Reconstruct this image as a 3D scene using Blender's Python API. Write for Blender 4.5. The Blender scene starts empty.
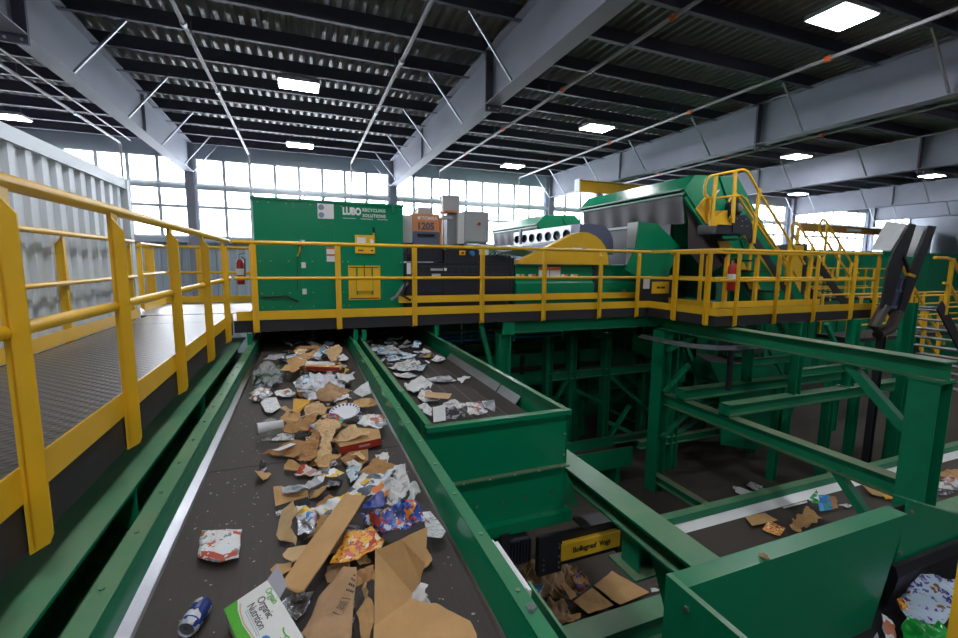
import bpy, bmesh, math, random
from mathutils import Vector, Matrix, noise
from mathutils.bvhtree import BVHTree
random.seed(7)
sc = bpy.context.scene
COL = sc.collection
# ---------------------------------------------------------------- camera
yaw, pit, rol = math.radians(21.484), math.radians(7.12), math.radians(.595)
fw = Vector((math.sin(yaw)*math.cos(pit), math.cos(yaw)*math.cos(pit), -math.sin(pit)))
rt0 = Vector((math.cos(yaw), -math.sin(yaw), 0)); up0 = rt0.cross(fw)
rt = rt0*math.cos(rol) + up0*math.sin(rol); up = rt.cross(fw)
cd = bpy.data.cameras.new('camera'); cam = bpy.data.objects.new('camera', cd); COL.objects.link(cam)
m = Matrix((rt, up, -fw)).transposed().to_4x4(); m.translation = (0, 0, 4.4); cam.matrix_world = m
cd.sensor_width = 36; cd.lens = 447.15/958*36; cd.clip_start = .05; cd.clip_end = 300
cd.dof.use_dof = True; cd.dof.focus_distance = 5.0; cd.dof.aperture_fstop = 5.6
sc.camera = cam
# ---------------------------------------------------------------- sky and exposure
w = bpy.data.worlds.new('overcast_sky'); sc.world = w; w.use_nodes = True
wb = w.node_tree.nodes['Background']; wb.inputs[0].default_value = (.93, .96, 1, 1); wb.inputs[1].default_value = 6.5
sc.view_settings.view_transform = 'Standard'; sc.view_settings.look = 'None'
sc.view_settings.gamma = 1; sc.view_settings.exposure = 1.15; sc.view_settings.use_curve_mapping = False
LAMP = 34.0

# ---------------------------------------------------------------- helpers
def lin(h):
    if isinstance(h, str):
        h = h.lstrip('#'); c = [int(h[i:i+2], 16)/255 for i in (0, 2, 4)]
    else: c = h
    return [(v/12.92 if v <= .04045 else ((v+.055)/1.055)**2.4) for v in c]
MATS = {}
def nd(nt, t, **k):
    n = nt.nodes.new(t)
    for a, b in k.items(): setattr(n, a, b)
    return n
def mat(name, col, rough=.5, metal=0., var=.0, scale=6., bump=0., bscale=40., dust=None, damt=.6, stretch=None, spec=.5, detail=5., scratch=0.):
    if name in MATS: return MATS[name]
    M = bpy.data.materials.new(name); M.use_nodes = True; nt = M.node_tree; b = nt.nodes['Principled BSDF']; L = nt.links
    c = lin(col); b.inputs['Base Color'].default_value = (*c, 1); b.inputs['Roughness'].default_value = rough; b.inputs['Metallic'].default_value = metal
    b.inputs['Specular IOR Level'].default_value = spec
    tc = nd(nt, 'ShaderNodeTexCoord'); mp = nd(nt, 'ShaderNodeMapping'); L.new(tc.outputs['Object'], mp.inputs[0])
    if stretch: mp.inputs['Scale'].default_value = stretch
    out = None
    if var > 0:
        n = nd(nt, 'ShaderNodeTexNoise'); n.inputs['Scale'].default_value = scale; n.inputs['Detail'].default_value = detail; n.inputs['Roughness'].default_value = .65
        L.new(mp.outputs[0], n.inputs['Vector'])
        r = nd(nt, 'ShaderNodeValToRGB'); e = r.color_ramp.elements; e[0].position = .15; e[1].position = .85
        e[0].color = (*[max(0, v*(1-var)) for v in c], 1); e[1].color = (*[min(1, v*(1+var)) for v in c], 1)
        L.new(n.outputs['Fac'], r.inputs[0]); out = r.outputs[0]
        rr = nd(nt, 'ShaderNodeMapRange'); rr.inputs['To Min'].default_value = max(.03, rough-.1); rr.inputs['To Max'].default_value = min(1, rough+.15)
        L.new(n.outputs['Fac'], rr.inputs[0]); L.new(rr.outputs[0], b.inputs['Roughness'])
    if dust:
        g = nd(nt, 'ShaderNodeNewGeometry'); s = nd(nt, 'ShaderNodeSeparateXYZ'); L.new(g.outputs['True Normal'], s.inputs[0])
        mr = nd(nt, 'ShaderNodeMapRange'); mr.inputs['From Min'].default_value = .75; mr.inputs['From Max'].default_value = .98; L.new(s.outputs['Z'], mr.inputs[0])
        n2 = nd(nt, 'ShaderNodeTexNoise'); n2.inputs['Scale'].default_value = 3.5; n2.inputs['Detail'].default_value = 6; L.new(tc.outputs['Object'], n2.inputs['Vector'])
        m2 = nd(nt, 'ShaderNodeMapRange'); m2.inputs['From Min'].default_value = .3; m2.inputs['From Max'].default_value = .7; m2.inputs['To Min'].default_value = damt*.45; m2.inputs['To Max'].default_value = damt
        L.new(n2.outputs['Fac'], m2.inputs[0])
        mu = nd(nt, 'ShaderNodeMath', operation='MULTIPLY'); L.new(mr.outputs[0], mu.inputs[0]); L.new(m2.outputs[0], mu.inputs[1])
        mx = nd(nt, 'ShaderNodeMixRGB'); L.new(mu.outputs[0], mx.inputs[0])
        if out: L.new(out, mx.inputs[1])
        else: mx.inputs[1].default_value = (*c, 1)
        mx.inputs[2].default_value = (*lin(dust), 1); out = mx.outputs[0]
    if out: L.new(out, b.inputs['Base Color'])
    if bump > 0:
        n3 = nd(nt, 'ShaderNodeTexNoise'); n3.inputs['Scale'].default_value = bscale; n3.inputs['Detail'].default_value = 4; L.new(mp.outputs[0], n3.inputs['Vector'])
        bp = nd(nt, 'ShaderNodeBump'); bp.inputs['Strength'].default_value = bump; bp.inputs['Distance'].default_value = .01
        L.new(n3.outputs['Fac'], bp.inputs['Height']); L.new(bp.outputs[0], b.inputs['Normal'])
    MATS[name] = M; return M
def print_mat(name, cols, scale=30., rough=.35, base=None, stretch=(1, 1, 1), base_amt=.4):
    """packaging print: patches of flat ink colours on a base colour"""
    if name in MATS: return MATS[name]
    M = bpy.data.materials.new(name); M.use_nodes = True; nt = M.node_tree; b = nt.nodes['Principled BSDF']; L = nt.links
    tc = nd(nt, 'ShaderNodeTexCoord'); mp = nd(nt, 'ShaderNodeMapping'); mp.inputs['Scale'].default_value = stretch; L.new(tc.outputs['Object'], mp.inputs[0])
    n = nd(nt, 'ShaderNodeTexNoise'); n.inputs['Scale'].default_value = scale*.6; n.inputs['Detail'].default_value = 2; L.new(mp.outputs[0], n.inputs['Vector'])
    v = nd(nt, 'ShaderNodeTexVoronoi'); v.inputs['Scale'].default_value = scale
    ad = nd(nt, 'ShaderNodeMixRGB'); ad.inputs[0].default_value = .08; L.new(mp.outputs[0], ad.inputs[1]); L.new(n.outputs['Color'], ad.inputs[2]); L.new(ad.outputs[0], v.inputs['Vector'])
    sp = nd(nt, 'ShaderNodeSeparateXYZ'); L.new(v.outputs['Color'], sp.inputs[0])
    r = nd(nt, 'ShaderNodeValToRGB'); r.color_ramp.interpolation = 'CONSTANT'; e = r.color_ramp.elements
    cs = [lin(c) for c in cols]; k = len(cs); bs = base_amt if base else 0
    seq = ([(0., lin(base))] if base else []) + [(bs+(1-bs)*i/k, c) for i, c in enumerate(cs)]
    while len(e) < len(seq): e.new(.5)
    while len(e) > len(seq): e.remove(e[-1])
    for i, (p, c) in enumerate(seq): e[i].position = p
    for i, (p, c) in enumerate(seq): e[i].color = (*c, 1)
    L.new(sp.outputs[0], r.inputs[0]); L.new(r.outputs[0], b.inputs['Base Color']); b.inputs['Roughness'].default_value = rough
    n3 = nd(nt, 'ShaderNodeTexNoise'); n3.inputs['Scale'].default_value = 35; n3.inputs['Detail'].default_value = 3; L.new(tc.outputs['Object'], n3.inputs['Vector'])
    bp = nd(nt, 'ShaderNodeBump'); bp.inputs['Strength'].default_value = .5; bp.inputs['Distance'].default_value = .01; L.new(n3.outputs['Fac'], bp.inputs['Height']); L.new(bp.outputs[0], b.inputs['Normal'])
    MATS[name] = M; return M
def emit_mat(name, col, s):
    M = bpy.data.materials.new(name); M.use_nodes = True; nt = M.node_tree; nt.nodes.clear()
    o = nd(nt, 'ShaderNodeOutputMaterial'); e = nd(nt, 'ShaderNodeEmission'); e.inputs[0].default_value = (*lin(col), 1); e.inputs[1].default_value = s
    nt.links.new(e.outputs[0], o.inputs[0]); MATS[name] = M; return M
def film_mat(name, col, opaque, rough=.15):
    M = bpy.data.materials.new(name); M.use_nodes = True; nt = M.node_tree; b = nt.nodes['Principled BSDF']; L = nt.links
    b.inputs['Base Color'].default_value = (*lin(col), 1); b.inputs['Roughness'].default_value = rough
    tc = nd(nt,'ShaderNodeTexCoord'); n3 = nd(nt,'ShaderNodeTexNoise'); n3.inputs['Scale'].default_value = 28; n3.inputs['Detail'].default_value = 3; n3.inputs['Distortion'].default_value = 1.5; L.new(tc.outputs['Object'], n3.inputs['Vector'])
    bp = nd(nt,'ShaderNodeBump'); bp.inputs['Strength'].default_value = 1; bp.inputs['Distance'].default_value = .02; L.new(n3.outputs['Fac'], bp.inputs['Height']); L.new(bp.outputs[0], b.inputs['Normal'])
    o = nt.nodes['Material Output']; t = nd(nt, 'ShaderNodeBsdfTransparent'); mx = nd(nt, 'ShaderNodeMixShader'); mx.inputs[0].default_value = opaque
    L.new(t.outputs[0], mx.inputs[1]); L.new(b.outputs[0], mx.inputs[2]); L.new(mx.outputs[0], o.inputs[0]); MATS[name] = M; return M

ORG = {}
class MB:
    """collects plain shapes into one mesh"""
    def __init__(s): s.v = []; s.f = []
    def add(s, vs, fs):
        o = len(s.v); s.v += [tuple(x) for x in vs]; s.f += [tuple(i+o for i in f) for f in fs]; return s
    def box(s, x0, x1, y0, y1, z0, z1):
        return s.add([(x0,y0,z0),(x1,y0,z0),(x1,y1,z0),(x0,y1,z0),(x0,y0,z1),(x1,y0,z1),(x1,y1,z1),(x0,y1,z1)],
                     [(3,2,1,0),(4,5,6,7),(0,1,5,4),(1,2,6,5),(2,3,7,6),(3,0,4,7)])
    def bbox(s, x0, x1, y0, y1, z0, z1, b=.01):
        """box with chamfered vertical edges and top"""
        p = [(x0+b,y0),(x1-b,y0),(x1,y0+b),(x1,y1-b),(x1-b,y1),(x0+b,y1),(x0,y1-b),(x0,y0+b)]
        q = [(x0+2*b,y0+b),(x1-2*b,y0+b),(x1-b,y0+2*b),(x1-b,y1-2*b),(x1-2*b,y1-b),(x0+2*b,y1-b),(x0+b,y1-2*b),(x0+b,y0+2*b)]
        vs = [(*a,z0) for a in p]+[(*a,z1-b) for a in p]+[(*a,z1) for a in q]
        fs = [tuple(range(7,-1,-1)), tuple(range(16,24))]
        for r in (0, 8):
            for i in range(8): j=(i+1)%8; fs.append((r+i,r+j,r+8+j,r+8+i))
        return s.add(vs, fs)
    def prism(s, poly, ax, a0, a1):
        """poly: 2d points in the plane square to axis ax (x: yz, y: xz, z: xy)"""
        n = len(poly)
        def P(p, a): return (a,p[0],p[1]) if ax=='x' else ((p[0],a,p[1]) if ax=='y' else (p[0],p[1],a))
        vs = [P(p,a0) for p in poly]+[P(p,a1) for p in poly]
        fs = [tuple(range(n)), tuple(range(2*n-1,n-1,-1))]+[(i,n+i,n+(i+1)%n,(i+1)%n) for i in range(n)]
        return s.add(vs, fs)
    def bar(s, p, q, w, h, upv=(0,0,1)):
        p, q = Vector(p), Vector(q); d = (q-p).normalized(); u = Vector(upv)
        if abs(d.dot(u)) > .98: u = Vector((0,1,0))
        a = d.cross(u).normalized()*w/2; b = a.cross(d).normalized()*h/2
        return s.add([p-a-b,p+a-b,p+a+b,p-a+b,q-a-b,q+a-b,q+a+b,q-a+b],[(0,1,2,3),(7,6,5,4),(0,4,5,1),(1,5,6,2),(2,6,7,3),(3,7,4,0)])
    def tube(s, pts, r, n=8, closed=False):
        pts = [Vector(p) for p in pts]; k = len(pts); o = len(s.v); ref = None
        for i, p in enumerate(pts):
            d = (pts[min(i+1,k-1)]-pts[max(i-1,0)]).normalized()
            if ref is None: ref = Vector((0,0,1)) if abs(d.z) < .9 else Vector((1,0,0))
            a = d.cross(ref).normalized(); b = a.cross(d).normalized(); ref = b
            for j in range(n):
                t = 2*math.pi*j/n; s.v.append(tuple(p+a*r*math.cos(t)+b*r*math.sin(t)))
        for i in range(k-1):
            for j in range(n):
                s.f.append((o+i*n+j, o+(i+1)*n+j, o+(i+1)*n+(j+1)%n, o+i*n+(j+1)%n))
        s.f.append(tuple(o+j for j in range(n))); s.f.append(tuple(o+(k-1)*n+j for j in range(n-1,-1,-1)))
        return s
    def lathe(s, prof, base, axis, n=20):
        """prof: (radius, distance along axis)"""
        base = Vector(base); d = Vector(axis).normalized(); ref = Vector((0,0,1)) if abs(d.z) < .9 else Vector((1,0,0))
        a = d.cross(ref).normalized(); b = a.cross(d); o = len(s.v); k = len(prof)
        for r, h in prof:
            for j in range(n):
                t = 2*math.pi*j/n; s.v.append(tuple(base+d*h+(a*math.cos(t)+b*math.sin(t))*max(r,1e-4)))
        for i in range(k-1):
            for j in range(n): s.f.append((o+i*n+j, o+(i+1)*n+j, o+(i+1)*n+(j+1)%n, o+i*n+(j+1)%n))
        s.f.append(tuple(o+j for j in range(n))); s.f.append(tuple(o+(k-1)*n+j for j in range(n-1,-1,-1)))
        return s
    def ibeam(s, p, q, h=.2, w=.2, tf=.014, tw=.012):
        """wide flange beam along X or Y; p and q lie on the top centre line"""
        p, q = Vector(p), Vector(q); dz = Vector((0,0,1))
        s.bar(p-dz*tf/2, q-dz*tf/2, w, tf); s.bar(p-dz*(h-tf/2), q-dz*(h-tf/2), w, tf); s.bar(p-dz*h/2, q-dz*h/2, tw, h-2*tf)
        return s
    def ipost(s, x, y, z0, z1, h=.2, w=.2, axis='x', t=.014):
        """upright wide flange; flanges square to axis"""
        if axis == 'x': s.box(x-h/2,x-h/2+t,y-w/2,y+w/2,z0,z1).box(x+h/2-t,x+h/2,y-w/2,y+w/2,z0,z1).box(x-h/2+t,x+h/2-t,y-t/2,y+t/2,z0,z1)
        else: s.box(x-w/2,x+w/2,y-h/2,y-h/2+t,z0,z1).box(x-w/2,x+w/2,y+h/2-t,y+h/2,z0,z1).box(x-t/2,x+t/2,y-h/2+t,y+h/2-t,z0,z1)
        return s
    def bolt(s, p, d, r=.011, h=.008, n=6):
        return s.lathe([(r,0),(r,h)], p, d, n)
    def mesh(s, name, org=(0,0,0), smooth=False):
        me = bpy.data.meshes.new(name); o = Vector(org)
        me.from_pydata([tuple(Vector(v)-o) for v in s.v], [], s.f)
        bm = bmesh.new(); bm.from_mesh(me); bmesh.ops.recalc_face_normals(bm, faces=bm.faces); bm.to_mesh(me); bm.free()
        if smooth:
            me.shade_smooth()
        return me
    def build(s, name, m, parent=None, loc=None, smooth=False, **props):
        org = ORG.get(parent.name, Vector((0,0,0))) if parent else Vector(loc or (0,0,0))
        me = s.mesh(name, org, smooth); o = bpy.data.objects.new(name, me); COL.objects.link(o)
        me.materials.append(m if not isinstance(m, str) else MATS[m])
        if smooth:
            try:
                o.modifiers.new('edges','EDGE_SPLIT').split_angle = math.radians(40)
            except Exception: pass
        if parent: o.parent = parent
        else: o.location = org
        ORG[o.name] = org
        for k, v in props.items(): o[k] = v
        if parent and name.endswith(('_set','_row','_pair')): o['kind'] = 'stuff'
        return o
def tag(o, label, cat, group=None):
    o['label'] = label; o['category'] = cat
    if group: o['group'] = group
    return o
def thing(name, label, cat, loc=(0,0,0), group=None):
    o = bpy.data.objects.new(name, None); COL.objects.link(o); o.location = loc; o.empty_display_size = .1
    ORG[o.name] = Vector(loc); return tag(o, label, cat, group)
def dup(o, parent, d=(0,0,0)):
    """copy of a part that shares its mesh, moved by d"""
    c = o.copy(); COL.objects.link(c); c.parent = parent; c.location = Vector(o.location)+Vector(d)
    ORG[c.name] = ORG.get(parent.name, Vector((0,0,0))) if parent else Vector((0,0,0)); return c
def text_mb(body, size, o, x, y, ext=.002, align='LEFT', spacing=1.0, bold=0.0, xs=1.0):
    """lettering as a mesh: o origin, x reading direction, y letter up direction"""
    cu = bpy.data.curves.new('lettering','FONT'); cu.body = body; cu.size = size; cu.extrude = ext; cu.align_x = align; cu.space_character = spacing; cu.resolution_u = 3; cu.offset = bold
    ob = bpy.data.objects.new('lettering', cu); COL.objects.link(ob); bpy.context.view_layer.update()
    dg = bpy.context.evaluated_depsgraph_get(); me = bpy.data.meshes.new_from_object(ob.evaluated_get(dg))
    x = Vector(x).normalized(); y = Vector(y).normalized(); z = x.cross(y); o = Vector(o)
    mb = MB(); mb.add([o+x*v.co.x*xs+y*v.co.y+z*v.co.z for v in me.vertices], [tuple(p.vertices) for p in me.polygons])
    bpy.data.objects.remove(ob); bpy.data.curves.remove(cu); bpy.data.meshes.remove(me); return mb
def struct(mb, name, m, **k): return mb.build(name, m, None, kind='structure', **k)

# ---------------------------------------------------------------- materials
DUST = '#a39a80'
green = mat('green_paint', '#04855a', .34, var=.12, scale=3, dust=DUST, damt=.42, bump=.04, bscale=25)
green_clean = mat('green_paint_clean', '#04855a', .26, dust=DUST, damt=.22)
green_gloss = mat('green_paint_gloss', '#04855a', .12)
green_old = mat('green_paint_worn', '#04855a', .45, var=.2, scale=4, dust='#8d8068', damt=.85, bump=.06)
yellow = mat('yellow_paint', '#f0bd28', .36, var=.08, scale=5)
yellow_dusty = mat('yellow_paint_dusty', '#f0bd28', .5, var=.15, scale=5)
black_steel = mat('black_steel', '#26262b', .45, var=.2, scale=6)
fascia_m = mat('dark_channel_steel', '#2c2b2f', .6, var=.25, scale=5)
rubber = mat('belt_rubber', '#403934', .62, var=.35, scale=9, bump=.15, bscale=20, stretch=(9, .6, 1))
rubber_x = mat('belt_rubber_cross', '#463d35', .6, var=.4, scale=9, bump=.15, bscale=20, stretch=(.6, 9, 1))
curtain_m = mat('curtain_rubber', '#4a4447', .55, var=.3, scale=3)
steel_strip = mat('polished_steel', '#9fa1a6', .3, 1., var=.12, scale=12)
galv = mat('galvanised_steel', '#9b9fa5', .42, .8, var=.2, scale=10)
beam_grey = mat('grey_primer', '#858894', .6, var=.14, scale=1.2)
purlin_m = mat('dark_primer', '#4c4c5a', .6, var=.12, scale=2)
deck_m = mat('roof_deck_steel', '#8a8788', .4, .4, var=.15, scale=2)
pipe_m = mat('sprinkler_pipe_steel', '#a8a5a8', .5, .3, var=.1)
wall_m = mat('wall_cladding', '#aab4bd', .6, var=.06, scale=1)
wall_dark = mat('wall_inside', '#8b8f96', .8, var=.1, scale=1)
floor_m = mat('stained_concrete', '#4c443b', .85, var=.4, scale=1.5, bump=.1, bscale=12)
muntin_m = mat('muntin_paint', '#b9c0c4', .5)
white_clad = mat('white_corrugated_steel', '#ced6db', .5, var=.05, scale=2)
plate_m = mat('tread_plate_edge', '#6f6b6a', .4, .7)
grey_cab = mat('grey_cabinet_paint', '#aeb4b6', .45, var=.04, scale=2)
orange_p = mat('orange_cover_paint', '#e0925f', .45, var=.04)
slate_p = mat('slate_paint', '#5f6680', .45, var=.08)
black_body = mat('black_machine_paint', '#24262f', .42, var=.15, scale=4)
white_label = mat('white_label', '#e9e9e6', .5)
red_paint = mat('red_paint', '#b3231f', .3)
blue_paint = mat('blue_paint', '#2f86c8', .35)
ink = mat('black_ink', '#1d1a18', .6)
grey_ink = mat('grey_ink', '#5c5f68', .6)
orange_ink = mat('orange_ink', '#e2632c', .5)
chrome = mat('bolt_zinc', '#b9bbc0', .3, .9)
crane_y = mat('crane_yellow', '#e9b117', .45); crane_o = mat('crane_orange', '#d68a45', .5)
grey_sheet = mat('grey_sheet', '#b9bcbb', .5, var=.05)
green_wall = mat('bunker_green', '#04855a', .45, var=.1, scale=1.5)
# tread plate with raised lugs
M = bpy.data.materials.new('tread_plate'); M.use_nodes = True; nt = M.node_tree; b = nt.nodes['Principled BSDF']
b.inputs['Base Color'].default_value = (*lin('#77726f'), 1); b.inputs['Metallic'].default_value = .75; b.inputs['Roughness'].default_value = .36
tc = nd(nt,'ShaderNodeTexCoord'); mp = nd(nt,'ShaderNodeMapping'); mp.inputs['Rotation'].default_value = (0,0,.785); nt.links.new(tc.outputs['Object'], mp.inputs[0])
vo = nd(nt,'ShaderNodeTexVoronoi'); vo.inputs['Scale'].default_value = 20; vo.inputs['Randomness'].default_value = 0; nt.links.new(mp.outputs[0], vo.inputs['Vector'])
mr = nd(nt,'ShaderNodeMapRange'); mr.inputs['From Min'].default_value = .15; mr.inputs['From Max'].default_value = .4; mr.inputs['To Min'].default_value = 1; mr.inputs['To Max'].default_value = 0
nt.links.new(vo.outputs['Distance'], mr.inputs[0]); bp = nd(nt,'ShaderNodeBump'); bp.inputs['Strength'].default_value = .7; bp.inputs['Distance'].default_value = .006
nt.links.new(mr.outputs[0], bp.inputs['Height']); nt.links.new(bp.outputs[0], b.inputs['Normal']); tread = M; MATS['tread_plate'] = M
# window glass: thin milky sheet, sky seen through it
M = bpy.data.materials.new('milky_glazing'); M.use_nodes = True; nt = M.node_tree; nt.nodes.clear()
o = nd(nt,'ShaderNodeOutputMaterial'); t1 = nd(nt,'ShaderNodeBsdfTransparent'); t2 = nd(nt,'ShaderNodeBsdfTranslucent'); mx = nd(nt,'ShaderNodeMixShader'); mx.inputs[0].default_value = .3
t1.inputs[0].default_value = (.95,.97,1,1); t2.inputs[0].default_value = (.95,.97,1,1)
nt.links.new(t1.outputs[0], mx.inputs[1]); nt.links.new(t2.outputs[0], mx.inputs[2]); nt.links.new(mx.outputs[0], o.inputs[0]); glazing = M; MATS['milky_glazing'] = M
lamp_m = emit_mat('lamp_diffuser', '#f4f7ff', LAMP)

# ================================================================ THE HALL
FX = [-10.6, -3.5, 3.5, 10.75, 17.8, 27.2, 35.0]     # rigid frame lines
YB = 18.8; YF = -14.0; XL = -13.0; XR = 40.0; ZR = 8.62
struct(MB().box(XL,XR,YF,YB+.3,-.2,0), 'floor', floor_m)
# roof deck: trapezoid flutes running along Y
pts = []; x = XL
while x < XR:
    pts += [(x,ZR),(x+.07,ZR),(x+.1,ZR+.075),(x+.17,ZR+.075)]; x += .2
mb = MB(); n = len(pts)
mb.v = [(a,YF,b_) for a,b_ in pts]+[(a,YB+.3,b_) for a,b_ in pts]
mb.f = [(i,i+1,n+i+1,n+i) for i in range(n-1)]
mb.box(XL,XR,YF,YB+.3,ZR+.085,ZR+.2)
ceil = struct(mb, 'ceiling', deck_m)
pu = MB().box(XL,XR,-.006,.006,8.35,8.62).box(XL,XR,-.09,.006,8.35,8.362).box(XL,XR,-.006,.09,8.608,8.62).box(XL,XR,-.09,-.08,8.35,8.385)
p0 = None; PY = [8.4+1.24*k for k in range(-17, 9)]
for y in PY:
    if p0 is None:
        p0 = pu.build('purlin', purlin_m, ceil); p0.location.y = y
    else:
        c = dup(p0, ceil); c.location.y = y
# walls
def ribbed(mb, x0, x1, y, z0, z1, pitch=.3, d=.035):
    x = x0
    while x < x1-1e-3:
        a = min(x+pitch, x1); s = a-x
        mb.prism([(x,y),(x,y-d*.1),(x+s*.55,y-d*.1),(x+s*.65,y-d),(x+s*.9,y-d),(a,y-d*.1),(a,y)], 'z', z0, z1); x = a
    return mb
wb_ = ribbed(MB(), XL, XR, YB+.1, 0, 5.2); wb_.box(XL,XR,YB+.1,YB+.3,0,5.2).box(XL,XR,YB,YB+.3,7.98,8.62).box(XL,XR,YB-.1,YB+.1,5.02,5.2)
struct(wb_, 'wall_back', wall_m)
struct(MB().box(XL-.2,XL,YF,YB+.3,0,8.7), 'wall_left', wall_dark)
struct(MB().box(XR,XR+.2,YF,YB+.3,0,8.7), 'wall_right', wall_dark)
struct(MB().box(XL,XR,YF-.2,YF,0,8.7), 'wall_front', wall_dark)
struct(MB().box(XL,XR,YB-.16,YB-.1,6.86,7.0).box(XL,XR,YB-.16,YB-.1,6.86,6.88), 'trim_1', muntin_m)
wx = [XL]+FX+[XR]
for i in range(len(wx)-1):
    x0, x1 = wx[i]+.16, wx[i+1]-.16; nn = max(3, round((x1-x0)/.8)); s = (x1-x0)/nn; rows = [5.2, 6.28, 7.05, 7.98]
    f = MB().box(x0-.16,x0,YB,YB+.12,5.2,7.98).box(x1,x1+.16,YB,YB+.12,5.2,7.98).box(x0,x1,YB,YB+.12,5.2,5.27).box(x0,x1,YB,YB+.12,7.92,7.98)
    wn = struct(f, 'window_%d' % (i+1), muntin_m)
    v0 = None
    for k in range(1, nn):
        if v0 is None: v0 = MB().box(x0+s-.05,x0+s+.05,YB-.02,YB+.1,5.27,7.92).build('mullion', muntin_m, wn)
        else: dup(v0, wn, (s*(k-1),0,0))
    for z in rows[1:3]: MB().box(x0,x1,YB-.015,YB+.095,z-.05,z+.05).build('transom', muntin_m, wn)
    for r in range(3):
        g0 = None
        for k in range(nn):
            if g0 is None: g0 = MB().box(x0,x0+s,YB+.055,YB+.065,rows[r],rows[r+1]).build('pane', glazing, wn)
            else: dup(g0, wn, (s*k,0,0))
# rigid frames
def frame(x):
    t = thing('roof_frame', {-10.6:'grey steel roof girder beyond the far side of the white container',-3.5:'grey steel roof girder with column above the walkway container',3.5:'grey steel roof girder ending above the orange sorter',10.75:'long grey steel roof girder passing above the yellow stair',17.8:'grey steel roof girder next beyond the one over the yellow stair',27.2:'third grey steel roof girder beyond the yellow stair, above the bunker wall',35.0:'farthest grey steel roof girder, next to the end wall'}[x], 'girder', (x, YB-.3, 0), 'roof girders')
    MB().box(x-.15,x+.15,YF,YB-.45,7.40,7.42).build('bottom_flange', beam_grey, t)
    MB().box(x-.15,x+.15,YF,YB-.45,8.36,8.38).build('top_flange', beam_grey, t)
    MB().box(x-.007,x+.007,YF,YB-.45,7.42,8.36).build('web', beam_grey, t)
    MB().ipost(x,YB-.3,0,8.38,.32,.28,'y').build('column', beam_grey, t)
    s0 = None
    for y in (8.3, -3.0):
        if s0 is None:
            s0 = MB().box(x-.15,x+.15,y-.025,y+.025,7.28,8.38).build('splice_plate', purlin_m, t)
            q = MB()
            for a in (-.09,.09):
                for zz in (7.33,): q.bolt((x+a,y-.025,zz),(0,-1,0),.02,.02)
            q.build('bolt_pair', chrome, s0)
        else: dup(s0, t, (0,y-8.3,0))
    q0 = None
    for y in (-10,3.2,13.6):
        if q0 is None: q0 = MB().box(x-.07,x+.07,y-.004,y+.004,7.42,8.36).build('stiffener', beam_grey, t)
        else: dup(q0, t, (0,y+10,0))
    for sx in (-1,1):
        b0 = None
        for k, y in enumerate(PY):
            if (k % 2 == 0 or y > 16) and 1 < y:
                if b0 is None: y0 = y; b0 = MB().bar((x+sx*.13,y,7.42),(x+sx*.95,y,8.42),.035,.035).build('flange_brace', galv, t)
                else: dup(b0, t, (0,y-y0,0))
for x in FX: frame(x)
# sprinkler pipes and conduits
def pipe(x, z, y0, y1, r, label):
    t = thing('sprinkler_pipe', label, 'pipe', (x, y1, z), 'sprinkler pipes under the roof')
    MB().tube([(x,y0,z),(x,y1-.12,z),(x,y1-.03,z-.03),(x,y1,z-.12),(x,y1,z-1.15)], r, 8).build('pipe_run', pipe_m, t, smooth=True)
    c0 = None; y = 2.6
    while y < y1:
        if c0 is None:
            c0 = MB().lathe([(r*1.5,-.05),(r*1.5,.05)], (x,y,z), (0,1,0), 10).build('coupling', orange_ink if x > 4 else galv, t)
            h0 = MB().tube([(x,y+.6,z),(x,y+.6,8.42)], .008, 5).build('hanger_rod', galv, t); yy = y
        else: dup(c0, t, (0,y-yy,0)); dup(h0, t, (0,y-yy,0))
        y += 3.1
for x, lb in ((-5.3,'sprinkler pipe running above the white corrugated container'),(-1.62,'sprinkler pipe running above the walkway beside the container'),(1.86,'sprinkler pipe running above the main waste belt'),(5.35,'sprinkler pipe running above the sorter with orange couplings'),(8.95,'sprinkler pipe running above the stair with orange couplings'),(13.9,'sprinkler pipe beyond the long girder over the stair')):
    pipe(x, 8.12, -12, 18.1, .035, lb)
tag(MB().tube([(-5.0,-12,8.2),(-5.0,18.0,8.2)], .02, 6).build('conduit', pipe_m, None), 'thin grey conduit beside the pipe above the container', 'conduit')
tag(MB().tube([(15.6,-12,7.9),(15.6,18.0,7.9)], .022, 6).build('conduit', pipe_m, None), 'thin grey conduit hung low between the far girders', 'conduit')
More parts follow.
